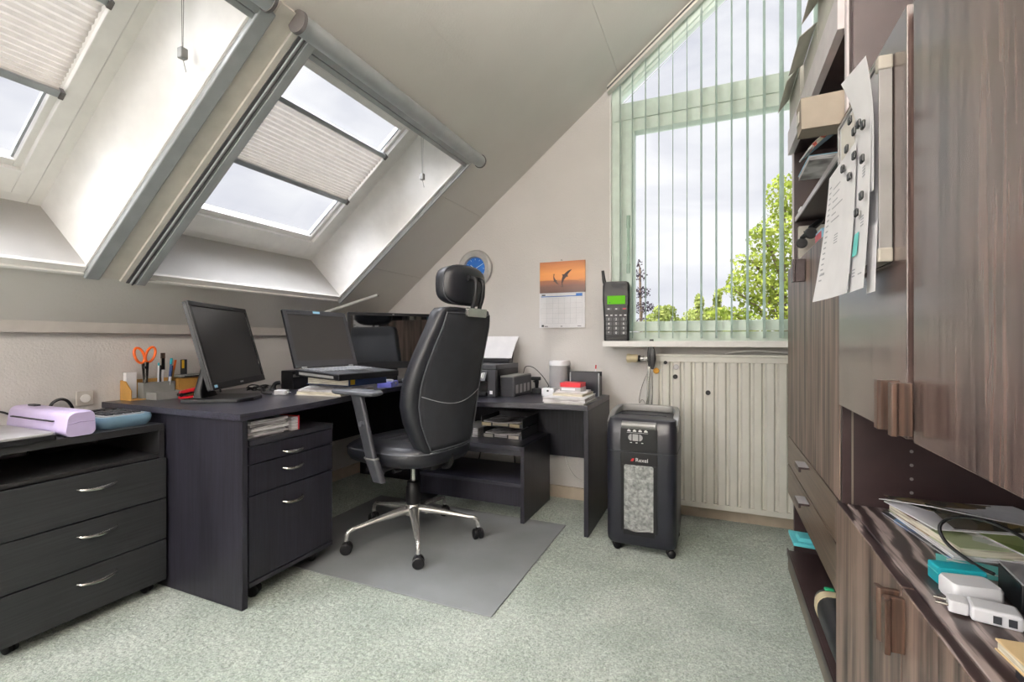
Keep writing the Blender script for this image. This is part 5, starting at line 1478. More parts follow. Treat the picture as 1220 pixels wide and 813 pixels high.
L(t, 'end_call_mark', box(BM(), 0.038, 0.056, -0.0342, -0.0337, 0.187, 0.193), MT['red'])
L(t, 'antenna', tube(BM(), [(-0.066, 0.008, 0.33), (-0.076, 0.008, 0.365), (-0.084, 0.008, 0.425)], [0.012, 0.011, 0.008], 12), MT['plastic'], smooth=True)
L(t, 'bottom_cover', box(BM(), -0.055, 0.055, -0.0318, -0.028, 0.010, 0.026), MT['plastic'], bevel=0.002)

# ------------------------------------------------------------------ radiator with valve, magnets and tongs
t = thing('radiator', 'white ribbed panel radiator under the gable window', 'radiator', (0.13, 2.86, 0.085))
RX0, RX1, RZ0, RZ1 = -0.338, 0.600, 0.088, 0.945
bm = BM()
prof_r = []
x = RX0; prof_r.append((x, 2.838))
pitch = (RX1 - RX0) / 16
for k in range(16):
    a = RX0 + k * pitch
    prof_r += [(a + 0.004, 2.826), (a + pitch - 0.022, 2.826), (a + pitch - 0.014, 2.842), (a + pitch - 0.005, 2.842)]
prof_r.append((RX1, 2.838))
pr = prof_r + [(RX1, 2.856), (RX0, 2.856)]
prism(bm, pr, RZ0 + 0.03, RZ1 - 0.045)
obj('front_panel', bm, MT['rad'], t)
obj('panel_edge', Bx(RX0, RX1, 2.829, 2.850, RZ1 - 0.0448, RZ1 - 0.014), MT['rad'], t, bevel=0.003)
obj('panel_edge', Bx(RX0, RX1, 2.829, 2.850, RZ0, RZ0 + 0.0298), MT['rad'], t, bevel=0.003)
bm = BM(); box(bm, RX0 - 0.003, RX1 + 0.003, 2.826, 2.925, RZ1 - 0.0138, RZ1)
obj('top_grille', bm, MT['rad'], t, bevel=0.003)
obj('side_cover', Bx(RX0 - 0.004, RX0 - 0.0005, 2.832, 2.922, RZ0, RZ1 - 0.014), MT['rad'], t)
obj('rear_panel', Bx(RX0, RX1, 2.905, 2.920, RZ0, RZ1 - 0.014), MT['rad'], t)
for xx in (-0.1, 0.4): obj('wall_bracket', Bx(xx, xx + 0.03, 2.9205, 2.949, 0.3, 0.8), MT['rad'], t)
t = thing('radiator_valve', 'ivory thermostat knob on a chrome valve beside the radiator', 'valve', (-0.42, 2.87, 0.917))
bm = BM()
VM = Matrix.Translation((-0.488, 2.87, 0.917)) @ Matrix.Rotation(PI / 2, 4, 'Y')
lathe(bm, [(0.020, 0.0), (0.025, 0.004), (0.025, 0.020), (0.023, 0.030), (0.024, 0.062), (0.018, 0.068)], 20, VM)
for k in range(12):
    box(bm, 0.0225, 0.0268, -0.0022, 0.0022, 0.004, 0.020, VM @ Matrix.Rotation(R(30 * k), 4, 'Z'))
obj('thermostat_knob', bm, MT['ivory'], t, smooth=True)
obj('valve_collar', tube(BM(), [(-0.420, 2.87, 0.917), (-0.408, 2.87, 0.917)], 0.019, 18), MT['plastic'], t, smooth=True)
bm = tube(BM(), [(-0.408, 2.87, 0.917), (-0.343, 2.87, 0.917)], 0.011, 14); tube(bm, [(-0.392, 2.87, 0.917), (-0.380, 2.87, 0.917)], 0.016, 6)
tube(bm, smooth_path([(-0.362, 2.87, 0.917), (-0.362, 2.87, 0.80), (-0.362, 2.875, 0.4), (-0.362, 2.885, 0.02)], 4), 0.008, 10)
obj('valve_pipe', bm, MT['chrome'], t, smooth=True)
def magnet(x, z, m, r, label):
    t = tag(obj('round_magnet', lathe(BM(), [(r, 0.0005), (r, 0.009), (r * 0.85, 0.011)], 18, Matrix.Translation((x, 2.826, z)) @ Matrix.Rotation(PI / 2, 4, 'X')), m, smooth=True), label, 'magnet', 'round magnets on the radiator')
magnet(-0.312, 0.848, MT['brass'], 0.017, 'brass coloured round magnet at the top left of the radiator')
magnet(-0.262, 0.896, MT['plastic'], 0.010, 'small black round magnet highest on the radiator')
magnet(-0.203, 0.872, MT['silverp'], 0.015, 'pale grey round magnet near the radiator top')
magnet(-0.208, 0.817, MT['plastic'], 0.013, 'black round magnet just below the pale grey magnet')
magnet(-0.036, 0.733, MT['plastic'], 0.013, 'black round magnet lowest and rightmost on the radiator')
def tool(name, label, bx, tx, y, yb, hz0, hz1, z0):
    t = thing(name, label, 'tool', (bx, yb, z0), 0, 'long handled tools against the radiator')
    d = Vector((tx - bx, y - yb, hz1 - z0))
    P = lambda k: Vector((bx, yb, z0)) + d * k
    k0 = (hz0 - z0) / (hz1 - z0)
    ks = [k0, k0 + 0.03, (k0 + 1) / 2, 0.97, 1.0]
    rings = []
    for kk, w in zip(ks, (0.008, 0.014, 0.019, 0.016, 0.010)):
        c = P(kk); rings.append([(c.x + a, c.y + b, c.z) for a, b in rrect(-w, w, -w * 0.6, w * 0.6, w * 0.5, 4)])
    obj('grip', loft(BM(), rings), MT['plastic'], t, smooth=True)
    obj('shaft', tube(BM(), [P(0), P(k0)], 0.0042, 10), MT['steel'], t, smooth=True)
    return t
tool('steel_tool', 'black handled steel rod leaning on the radiator behind the shredder, taller one', -0.405, -0.335, 2.800, 2.745, 0.875, 1.030, 0.001)
tool('steel_tool', 'black handled steel rod leaning on the radiator, shorter one with grey patch', -0.335, -0.326, 2.772, 2.735, 0.86, 0.975, 0.001)
tag(obj('wire_loop', tube(BM(), smooth_path([(-0.345, 2.81, 0.86), (-0.375, 2.81, 0.80), (-0.40, 2.81, 0.72), (-0.405, 2.805, 0.66), (-0.385, 2.80, 0.68), (-0.36, 2.80, 0.62), (-0.35, 2.80, 0.45), (-0.35, 2.80, 0.0025)], 5), 0.0018, 6), MT['steel'], smooth=True), 'thin looped wire hanging beside the black handled rods', 'wire')
cable('cable', 'thin white cable lying on top of the radiator', [(0.05, 2.87, 0.948), (0.12, 2.868, 0.962), (0.22, 2.866, 0.966), (0.32, 2.868, 0.958), (0.42, 2.87, 0.948)], 0.003, MT['white'])

# ------------------------------------------------------------------ paper shredder
t = thing('paper_shredder', 'tall black paper shredder with clear bin window before the radiator', 'shredder', (-0.325, 2.46, 0))
sx0, sx1, sy0, sy1 = -0.492, -0.162, 2.290, 2.640
cx, cy = (sx0 + sx1) / 2, (sy0 + sy1) / 2
def sring(z, k=1.0, fy=0.0, r=0.045):
    return [(cx + (x - cx) * k, cy + (y - cy) * k + (fy if y < cy else 0), z) for x, y in rrect(sx0, sx1, sy0, sy1, r, 6)]
obj('bin', loft(BM(), [sring(0.040, 0.93), sring(0.050, 0.975), sring(0.075, 0.99), sring(0.488, 1.0)]), MT['shred'], t, smooth=True)
obj('seam_gap', loft(BM(), [sring(0.4882, 0.985), sring(0.4938, 0.985)]), MT['ink'], t)
hd = obj('head', loft(BM(), [sring(0.494, 1.0), sring(0.575, 1.0), sring(0.622, 0.985, 0.012), sring(0.640, 0.955, 0.02), sring(0.644, 0.90, 0.024)]), MT['shred'], t, smooth=True)
# raised rim running round the top
rim = [(sx0 + 0.012, 2.335, 0.615), (sx0 + 0.010, 2.42, 0.650), (sx0 + 0.018, 2.53, 0.668), (sx0 + 0.045, 2.575, 0.674), (cx, 2.585, 0.676), (sx1 - 0.045, 2.575, 0.674), (sx1 - 0.018, 2.53, 0.668), (sx1 - 0.010, 2.42, 0.650), (sx1 - 0.012, 2.335, 0.615)]
rings = []
pp = smooth_path(rim, 6)
for i, p in enumerate(pp):
    d = (pp[min(i + 1, len(pp) - 1)] - pp[max(i - 1, 0)]).normalized()
    s = Vector((0, 0, 1)).cross(d).normalized(); u = d.cross(s)
    rings.append([p + s * a + u * b for a, b in rrect(-0.014, 0.014, -0.030, 0.006, 0.005, 3)])
obj('top_rim', loft(BM(), rings), MT['shredgrey'], hd, smooth=True)
obj('feed_opening', Bx(sx0 + 0.05, sx1 - 0.06, 2.445, 2.462, 0.640, 0.6462), MT['ink'], hd)
# middle column of the front
fx0, fx1 = -0.418, -0.248
bm = BM(); prism(bm, rrect(fx0, fx1, 0.4395, 0.640, 0.006), 0, 0.010, M_XZ(sy0 + 0.002))
obj('control_panel', prism(BM(), rrect(fx0, fx1, 0.4945, 0.606, 0.006), 0, 0.006, M_XZ(sy0 + 0.001)), MT['plastic'], hd)
bm.free()
hr = BM()
tube(hr, [(fx0 + 0.006, sy0 + 0.006, 0.616), (fx1 - 0.006, sy0 + 0.006, 0.616)], 0.019, 16)
obj('pull_handle', hr, MT['shredgrey'], hd, smooth=True)
bm = BM()
MM = M_XZ(sy0 - 0.0050)
prism(bm, [(-0.366, 0.545)] + [(-0.366 - 0.0155 * math.sin(PI * k / 10) , 0.545 + 0.0155 * (1 - math.cos(PI * k / 10)) - 0.0) for k in range(1, 10)] + [(-0.366, 0.576)], 0, 0.004, MM)
box(bm, -0.361, -0.335, sy0 - 0.009, sy0 - 0.005, 0.545, 0.576)
prism(bm, [(-0.330, 0.576)] + [(-0.330 + 0.0155 * math.sin(PI * k / 10), 0.576 - 0.0155 * (1 - math.cos(PI * k / 10))) for k in range(1, 10)] + [(-0.330, 0.545)], 0, 0.004, MM)
obj('buttons', bm, MT['silverp'], hd)
bm = BM()
for k in range(4):
    box(bm, -0.386 + k * 0.026, -0.370 + k * 0.026, sy0 - 0.0056, sy0 - 0.005, 0.588, 0.594)
    box(bm, -0.383 + k * 0.026, -0.374 + k * 0.026, sy0 - 0.0056, sy0 - 0.005, 0.5945, 0.598)
box(bm, -0.388, -0.290, sy0 - 0.0056, sy0 - 0.005, 0.582, 0.5832)
for k in range(3): box(bm, -0.373 + k * 0.026, -0.364 + k * 0.026, sy0 - 0.0056, sy0 - 0.005, 0.534, 0.537)
obj('panel_print', bm, MT['whiteink'], hd)
bm = BM()
outer = [(fx0, 0.487), (fx1, 0.487)] + [(fx1, 0.115), (fx1 - 0.02, 0.095), (fx0 + 0.03, 0.095), (fx0, 0.13)]
# front plate with a window cut in it
wx0, wx1, wz0, wz1 = -0.402, -0.266, 0.118, 0.428
box(bm, fx0, fx1, sy0 - 0.003, sy0 + 0.004, wz1 + 0.0, 0.487)
box(bm, fx0, wx0, sy0 - 0.003, sy0 + 0.004, 0.11, wz1 - 0.0002); box(bm, wx1, fx1, sy0 - 0.003, sy0 + 0.004, 0.11, wz1 - 0.0002)
box(bm, fx0 + 0.012, fx1 - 0.012, sy0 - 0.003, sy0 + 0.004, 0.092, wz0)
obj('front_plate', bm, MT['plastic'], t, bevel=0.0015)
obj('shredded_paper', prism(BM(), rrect(wx0 - 0.001, wx1 + 0.001, wz0 - 0.004, wz1, 0.012), 0, 0.0012, M_XZ(sy0 - 0.0002)), MT['shreds'], t)
obj('window_pane', prism(BM(), rrect(wx0, wx1, wz0, wz1 - 0.001, 0.014), 0, 0.0012, M_XZ(sy0 - 0.0016)), MT['glass'], t)
lip = BM(); tube(lip, smooth_path([(wx0 + 0.01, sy0 - 0.004, wz0 + 0.006), (cx - 0.02, sy0 - 0.005, wz0 - 0.003), (wx1 - 0.01, sy0 - 0.004, wz0 + 0.006)], 6), 0.004, 8)
obj('window_lip', lip, MT['shredgrey'], t, smooth=True)
bm = text_bm('Rexel', 0.026); bm.transform(face_y(-0.319, sy0 - 0.0036, 0.453))
obj('lettering', bm, MT['whiteink'], t)
bm = BM(); prism(bm, [(-0.372, 0.446), (-0.360, 0.446), (-0.352, 0.460), (-0.364, 0.460)], 0, 0.0006, M_XZ(sy0 - 0.0032))
obj('logo_mark', bm, MT['red'], t)
for x, y in ((sx0 + 0.045, sy0 + 0.05), (sx1 - 0.03, sy0 + 0.04), (sx1 - 0.03, sy1 - 0.05), (sx0 + 0.045, sy1 - 0.05)):
    caster('caster', t, x, y, 0.0, rad=0.019, w=0.032, ang=0.4)
# ------------------------------------------------------------------ wall unit on the right: far bookcase cabinet
FX = 0.300
AY0, AY1 = 1.478, 2.430
t = thing('bookcase_cabinet', 'wenge bookcase cabinet with drawers next to the gable window', 'cabinet', (0.51, 1.95, 0))
bm = BM(); box(bm, 0.322, 0.715, AY1 - 0.02, AY1, 0.0, 1.853); obj('side_panel', bm, MT['wenged'], t)
bm = BM(); box(bm, 0.322, 0.715, AY0, AY0 + 0.02, 0.0, 2.60); obj('side_panel', bm, MT['wenged'], t)
obj('panel_edge', Bx(0.316, 0.3215, AY1 - 0.02, AY1, 1.345, 1.853), MT['edgesheen'], t)
obj('panel_edge', Bx(0.316, 0.3215, AY0, AY0 + 0.02, 1.345, 2.60), MT['edgesheen'], t)
obj('back_board', Bx(0.695, 0.715, AY0 + 0.0205, AY1 - 0.0205, 0.0, 1.853), MT['wenged'], t)
iy0, iy1 = AY0 + 0.0205, AY1 - 0.0205
obj('cabinet_floor', Bx(0.322, 0.694, iy0, iy1, 1.305, 1.325), MT['wenged'], t)
sh = obj('shelf', Bx(0.330, 0.694, iy0, iy1, 1.548, 1.566), MT['wenged'], t)
obj('shelf_edge', Bx(0.325, 0.3297, iy0, iy1, 1.547, 1.567), MT['edgesheen'], sh)
tp = obj('top_board', Bx(0.322, 0.715, AY0 + 0.0205, AY1, 1.853, 1.950), MT['wenged'], t)
obj('top_fascia', Bx(0.300, 0.3215, AY0 + 0.0205, AY1, 1.853, 1.955), MT['edgesheen'], tp)
for i, (a, b) in enumerate(((1.957, 2.428), (1.480, 1.954))):
    d = obj('door', Bx(FX, 0.3205, a, b, 0.600, 1.338), MT['wengeb'], t, bevel=0.0015)
    if i == 0:
        bm = BM(); box(bm, 0.262, FX - 0.0005, 1.978, 1.990, 1.235, 1.318); box(bm, 0.258, 0.268, 1.972, 2.004, 1.235, 1.318)
        obj('handle', bm, MT['wenged'], d, bevel=0.002)
for z0, z1 in ((0.474, 0.596), (0.340, 0.470)):
    d = obj('drawer', Bx(FX, 0.3205, AY0 + 0.002, AY1 - 0.002, z0, z1), MT['wengeh'], t, bevel=0.0015)
    zc = z1 - 0.022
    bm = BM(); box(bm, 0.268, FX - 0.0005, 1.895, 1.985, zc, zc + 0.007); box(bm, 0.266, 0.274, 1.895, 1.985, zc - 0.010, zc + 0.007)
    h = obj('handle', bm, MT['wenged'], d, bevel=0.0015)
    obj('handle_lit_top', Bx(0.2665, FX - 0.002, 1.896, 1.984, zc + 0.0071, zc + 0.0085), MT['silverp'], d)  # silver strip paints the light falling on the top of the handle
obj('drawer_base', Bx(0.322, 0.694, iy0, iy1, 0.322, 0.338), MT['wenged'], t)
obj('inner_shelf', Bx(0.50, 0.694, iy0, iy1, 0.190, 0.206), MT['wenged'], t)
obj('bottom_board', Bx(0.302, 0.694, iy0, iy1, 0.070, 0.088), MT['wenged'], t)
obj('bottom_edge', Bx(0.296, 0.3015, iy0, AY1, 0.060, 0.0885), MT['wenged'], t)
obj('plinth', Bx(0.300, 0.318, iy0, AY1 - 0.002, 0.0, 0.0595), MT['plinth'], t)

# ------------------------------------------------------------------ near cabinet with worktop niche
BY0, BY1 = -0.20, 1.474
t = thing('cabinet', 'wenge cabinet with worktop niche nearest the camera at right', 'cabinet', (0.51, 0.64, 0))
obj('side_panel', Bx(0.302, 0.715, BY1 - 0.018, BY1, 0.6005, 0.8525), MT['wenged'], t)
obj('side_panel', Bx(0.326, 0.715, BY1 - 0.018, BY1, 0.0, 0.6004), MT['wenged'], t)
obj('side_panel', Bx(0.326, 0.715, BY1 - 0.018, BY1, 0.8526, 2.60), MT['wenged'], t)
pg = BM()
for k in range(6):
    tube(pg, [(0.445, BY1 - 0.0184, 0.645 + 0.034 * k), (0.445, BY1 - 0.0174, 0.645 + 0.034 * k)], 0.004, 10)
obj('peg_holes', pg, MT['greyp'], t)
obj('panel_strip', Bx(0.322, 0.326, BY1 - 0.0195, BY1 - 0.0181, 0.601, 0.852), MT['plinth'], t)
obj('back_board', Bx(0.697, 0.715, BY0, BY1 - 0.0185, 0.0, 2.60), MT['wenged'], t)
jy0, jy1 = BY0, BY1 - 0.0185
obj('worktop', Bx(0.3125, 0.6965, jy0, jy1, 0.572, 0.600), MT['wtop'], t, bevel=0.002)
obj('upper_floor', Bx(0.322, 0.6965, jy0, jy1, 0.853, 0.872), MT['wenged'], t)
obj('upper_top', Bx(0.322, 0.6965, jy0, jy1, 1.565, 1.585), MT['wenged'], t)
obj('divider', Bx(0.318, 0.6965, 0.9685, 0.9945, 0.8725, 1.5645), MT['wenged'], t)
def bar_handle(parent, y, z0, z1, side, m):
    """vertical grip standing off a door edge, with a lip turned towards the door"""
    bm = BM()
    prism(bm, [(0.2915, y), (0.2915, y + side * 0.010), (0.272, y + side * 0.010), (0.268, y + side * 0.022), (0.260, y + side * 0.022), (0.260, y + side * 0.004), (0.264, y)], z0, z1)
    return obj('handle', bm, m, parent, bevel=0.0015)
for y0, y1, hy, sd in ((0.996, 1.472, 1.004, 1), (0.03, 0.967, 0.957, -1)):
    d = obj('upper_door', Bx(FX - 0.002, 0.3215, y0, y1, 0.853, 1.590), MT['wenge'], t, bevel=0.0015)
    bm = BM()
    o = bar_handle(d, hy, 0.866, 0.952, sd, MT['walnut'])
for y0, y1, hy, sd in ((1.001, 1.472, 1.008, 1), (0.03, 0.998, 0.990, -1)):
    d = obj('lower_door', Bx(0.2915, 0.3105, y0, y1, 0.055, 0.599), MT['wengeb'], t, bevel=0.0015)
    bar_handle(d, hy, 0.495, 0.588, sd, MT['walnut'])
    obj('door_top_edge', Bx(0.293, 0.309, y0 + 0.002, y1 - 0.002, 0.5992, 0.6002), MT['wtop'], d)
obj('plinth', Bx(0.330, 0.345, jy0, jy1, 0.0, 0.06), MT['plinth'], t)

# ------------------------------------------------------------------ magnetic board on the upper door
t = thing('magnetic_board', 'white magnetic board full of papers on the upper cabinet door', 'board', (0.285, 1.2, 1.165))
obj('panel', Bx(0.2805, 0.2900, 1.068, 1.372, 1.172, 1.535), MT['whitep'], t)
bm = BM()
for a in ((1.060, 1.0675, 1.165, 1.542), (1.3725, 1.380, 1.165, 1.542), (1.0676, 1.3724, 1.5352, 1.542), (1.0676, 1.3724, 1.165, 1.1718)):
    box(bm, 0.2765, 0.2965, *a)
obj('frame', bm, plain('taupe_grey_frame', (140, 137, 136), 0.4, 0.2), t, bevel=0.001)
for z in (1.165, 1.518):
    obj('corner_piece', Bx(0.2745, 0.2975, 1.0575, 1.078, z, z + 0.026), plain('grey_corner_plastic', (168, 162, 152), 0.5), t, bevel=0.003)
def pinned(name, label, cat, y0, y1, z0, z1, x, m, curl=None, lines=None, cat2=None):
    """a sheet hanging on the board; curl(u, v) gives the lift off the board (towards the room)"""
    c = curl or (lambda u, v: 0)
    t = thing(name, label, cat, (x, (y0 + y1) / 2, z0))
    f = lambda u, v: (x - c(u, v), y1 + (y0 - y1) * u, z1 + (z0 - z1) * v)
    obj('sheet', sheet(BM(), f, 12, 12, 0.0005), m, t, smooth=True)
    if lines:
        bm = BM()
        for (u0, u1, v0, v1) in lines:
            b2 = sheet(BM(), lambda u, v: (lambda p: (p[0] - 0.0012, p[1], p[2]))(f(u0 + (u1 - u0) * u, v0 + (v1 - v0) * v)), 3, 2)
            merge(bm, b2)
        obj('print', bm, MT['inkpale'], t)
    return t
rr = random.Random(9)
ln = [(0.08, 0.16, 0.10 + 0.043 * k, 0.112 + 0.043 * k) for k in range(18)] + [(0.24, 0.24 + rr.uniform(0.15, 0.4), 0.14 + 0.05 * k, 0.150 + 0.05 * k) for k in range(6)] + [(0.40, 0.52, 0.52 + 0.02 * k, 0.528 + 0.02 * k) for k in range(4)] + [(0.10, 0.22, 0.78, 0.80)]
pinned('paper_sheet', 'large white letter hanging off the far lower edge of the magnetic board', 'paper', 1.150, 1.390, 1.118, 1.425, 0.2640, MT['paper'], lambda u, v: 0.002 + 0.016 * v * v + 0.020 * (1 - u) ** 2 * v, ln)
pinned('paper_sheet', 'white list with a teal patch on the near half of the magnetic board', 'paper', 1.070, 1.178, 1.120, 1.440, 0.2690, MT['paper'], lambda u, v: 0.002 + 0.012 * v * v, [(0.55, 0.72, 0.25 + 0.018 * k, 0.258 + 0.018 * k) for k in range(4)] + [(0.55, 0.75, 0.55 + 0.018 * k, 0.558 + 0.018 * k) for k in range(4)] + [(0.2, 0.4, 0.86 + 0.02 * k, 0.868 + 0.02 * k) for k in range(3)] + [(0.6, 0.85, 0.9, 0.908)])
tag(obj('teal_note', sheet(BM(), lambda u, v: (0.2595 - 0.004 * v, 1.150 - 0.030 * u, 1.235 - 0.045 * v), 1, 1, 0.0005), MT['tealcard']), 'small pale teal note on the near lower part of the magnetic board', 'note')
pinned('paper_sheet', 'narrow white sheet on the upper middle of the magnetic board', 'paper', 1.110, 1.205, 1.350, 1.520, 0.2755, MT['paper'], lambda u, v: 0.001)
pinned('paper_sheet', 'cream card at the far upper corner of the magnetic board', 'paper', 1.215, 1.330, 1.430, 1.520, 0.2755, MT['cream'], lambda u, v: 0.001)
pinned('paper_sheet', 'grey white sheet curling away from the near top corner of the magnetic board', 'paper', 1.062, 1.160, 1.300, 1.550, 0.2700, MT['paper'], lambda u, v: 0.001 + 0.030 * max(0, (0.55 - v) / 0.55) ** 2 * (0.4 + 0.6 * (1 - u)))
pinned('paper_sheet', 'folded white sheet peeking out behind the other papers at the board bottom', 'paper', 1.062, 1.115, 1.112, 1.240, 0.2750, MT['paper'], lambda u, v: 0.004 * v)
for k, (y, z) in enumerate(((1.168, 1.476), (1.103, 1.441), (1.074, 1.427), (1.137, 1.441), (1.137, 1.392), (1.195, 1.427), (1.229, 1.396), (1.175, 1.362), (1.086, 1.297), (1.120, 1.273), (1.080, 1.365))):
    where = ['highest on the board', 'in the upper near pair, left one', 'in the upper near pair, right one', 'below the highest one', 'at mid height near the seam', 'on the far side, upper', 'farthest from the camera', 'just below the far ones', 'on the near edge, lower', 'lowest, holding the list', 'on the near edge, upper'][k]
    o = obj('magnet', Bx(0.2525, 0.2580, y - 0.009, y + 0.009, z - 0.008, z + 0.008), MT['plastic'], bevel=0.003)
    tag(o, 'black magnet on the magnetic board, ' + where, 'magnet', 'black magnets on the magnetic board')

# ------------------------------------------------------------------ things in the bookcase
def carton(name, label, cat, x0, x1, y0, y1, z0, z1, m, flap=None, grp=None):
    t = thing(name, label, cat, ((x0 + x1) / 2, (y0 + y1) / 2, z0), 0, grp)
    bm = BM(); box(bm, x0, x1, y0, y1, z0, z1)
    obj('box_walls', bm, m, t, bevel=0.001)
    if flap:
        a = flap
        bm = BM(); hexa(bm, [(x0 - 0.002, y0, z1 - 0.004), (x0 - 0.002, y1, z1 - 0.004), (x0 - 0.0005, y1, z1 + 0.001), (x0 - 0.0005, y0, z1 + 0.001), (x0 - a[0], y0, z1 + a[1] - 0.003), (x0 - a[0], y1, z1 + a[1] - 0.003), (x0 - a[0], y1, z1 + a[1]), (x0 - a[0], y0, z1 + a[1])])
        obj('flap', bm, m, t)
    return t
CG = 'cartons on top of the bookcase'
carton('carton', 'grey carton on top of the bookcase nearest the window', 'carton', 0.300, 0.62, 2.10, 2.38, 1.956, 2.085, MT['greycard'], (0.045, -0.055), CG)
carton('carton', 'grey carton on top of the bookcase, middle of three', 'carton', 0.305, 0.62, 1.80, 2.05, 1.956, 2.06, MT['greycard'], (0.050, -0.035), CG)
carton('carton', 'grey carton on top of the bookcase, nearest the camera', 'carton', 0.300, 0.62, 1.53, 1.76, 1.956, 2.10, MT['greycard'], (0.045, -0.06), CG)
t = thing('magazine_box', 'beige cardboard magazine box jutting out of the upper bookcase shelf', 'box', (0.45, 1.545, 1.567))
bm = BM(); hexa(bm, [(0.218, 1.502, 1.602), (0.60, 1.502, 1.602), (0.60, 1.575, 1.602), (0.218, 1.575, 1.602), (0.216, 1.502, 1.688), (0.60, 1.502, 1.700), (0.60, 1.575, 1.700), (0.216, 1.575, 1.688)])
obj('box_walls', bm, MT['card'], t, bevel=0.001)
obj('label', Bx(0.2135, 0.2155, 1.52, 1.556, 1.63, 1.66), MT['cream'], t)
def stack(name, label, cat, items, z):
    t = None
    for (x0, x1, y0, y1, h, m, rot) in items:
        pass
t = thing('book', 'flat dark book lying under the beige magazine box', 'book', (0.47, 1.55, 1.567))
obj('cover', Bx(0.335, 0.62, 1.502, 1.655, 1.567, 1.5695), MT['blackbook'], t); obj('cover', Bx(0.335, 0.62, 1.502, 1.655, 1.5985, 1.601), MT['blackbook'], t)
obj('pages', Bx(0.337, 0.618, 1.504, 1.653, 1.5697, 1.5983), MT['cream2'], t)
t = thing('brochure', 'red and white brochure leaning out of the upper bookcase shelf', 'brochure', (0.34, 1.70, 1.568), R(0))
bm = sheet(BM(), lambda u, v: (0.262 + 0.12 * v - 0.02 * math.sin(PI * v) * u, 1.62 + 0.165 * u, 1.600 + 0.105 * v + 0.02 * u), 6, 8, 0.010)
obj('pages', bm, MT['brochure'], t)
obj('lower_cover', sheet(BM(), lambda u, v: (0.252 + 0.125 * v, 1.622 + 0.165 * u, 1.588 + 0.100 * v + 0.02 * u), 2, 2, 0.004), MT['paper'], t)
t = thing('booklet', 'bluish white booklet under the red and white brochure', 'booklet', (0.36, 1.72, 1.567))
obj('pages', Bx(0.262, 0.50, 1.665, 1.86, 1.5675, 1.580), MT['papere'], t); obj('cover', Bx(0.260, 0.502, 1.663, 1.862, 1.5802, 1.582), MT['bluelabel'], t)
t = thing('plastic_bag', 'crumpled clear plastic bag on the upper bookcase shelf', 'bag', (0.44, 1.72, 1.70))
rb = random.Random(21)
rings = []
for k, (z, r_) in enumerate(((1.582, 0.05), (1.60, 0.075), (1.66, 0.085), (1.72, 0.08), (1.77, 0.062), (1.815, 0.04), (1.83, 0.012))):
    rings.append([(0.475 + r_ * math.cos(2 * PI * i / 18) * rb.uniform(0.75, 1.15) + 0.03, 1.76 + r_ * 1.1 * math.sin(2 * PI * i / 18) * rb.uniform(0.75, 1.15), z + rb.uniform(-0.006, 0.006) * (k > 0)) for i in range(18)])
obj('film', loft(BM(), rings), MT['plasticbag'], t)
obj('knot', tube(BM(), [(0.505, 1.76, 1.826), (0.50, 1.765, 1.845)], [0.012, 0.018], 8), MT['plasticbag'], t)
t = thing('clip', 'small white clip lying at the far end of the middle shelf', 'clip', (0.345, 2.33, 1.5665))
obj('body', Bx(0.328, 0.352, 2.29, 2.35, 1.5675, 1.585), MT['whitep'], t, bevel=0.003); obj('jaw', Bx(0.330, 0.350, 2.352, 2.375, 1.5675, 1.574), MT['greyp'], t)
# clutter on the cabinet floor of the bookcase
t = thing('game_box', 'white box standing at the far end of the bookcase above the doors', 'box', (0.45, 2.36, 1.326))
obj('body', Bx(0.335, 0.56, 2.375, 2.405, 1.3255, 1.520), MT['cream'], t, bevel=0.001)
obj('print', Bx(0.352, 0.378, 2.3738, 2.3748, 1.490, 1.497), MT['ink'], t)
t = thing('headset', 'black headset lying on papers in the bookcase above the doors', 'headset', (0.38, 2.22, 1.36))
pts = [(0.335 + 0.05 * math.sin(PI * k / 12), 2.30 - 0.20 * k / 12, 1.452 + 0.045 * math.sin(PI * k / 12)) for k in range(13)]
obj('headband', tube(BM(), pts, 0.010, 8), MT['plastic'], t, smooth=True)
for p in (pts[0], pts[-1]): obj('ear_cup', lathe(BM(), [(0.018, -0.010), (0.022, 0), (0.018, 0.010)], 18, Matrix.Translation(Vector(p) + Vector((0, 0, -0.02))) @ Matrix.Rotation(PI / 2, 4, 'X')), MT['plastic'], t, smooth=True)
paper_pile('paper_stack', 'pile of white papers and envelopes in the bookcase above the doors', 0.332, 0.57, 2.06, 2.335, 1.3252, 8, 0.004, 0.010, [MT['papere'], MT['paper'], MT['cream']], rr=8, yaw=8)
t = thing('box', 'red and blue striped box behind the papers above the bookcase doors', 'box', (0.42, 1.98, 1.3255))
obj('body', Bx(0.34, 0.50, 1.93, 2.035, 1.3255, 1.415), MT['bluelabel'], t, bevel=0.002); obj('stripe', Bx(0.3385, 0.3398, 1.932, 2.033, 1.38, 1.405), MT['red'], t)
t = thing('tape_roll', 'white tape roll at the front far corner above the bookcase doors', 'tape', (0.345, 2.36, 1.3255))
obj('roll', lathe(BM(), [(0.022, 1.3255), (0.030, 1.3265), (0.030, 1.347), (0.022, 1.348)], 20, Matrix.Translation((0.352, 2.345, 0))) if False else lathe(BM(), [(0.008, 0.0), (0.016, 0.0008), (0.016, 0.018), (0.008, 0.019)], 20, Matrix.Translation((0.346, 2.357, 1.3258))), MT['whitep'], t, smooth=True)
obj('core', lathe(BM(), [(0.0078, 0.0005), (0.0078, 0.0195)], 14, Matrix.Translation((0.346, 2.357, 1.3258))), MT['card'], t)
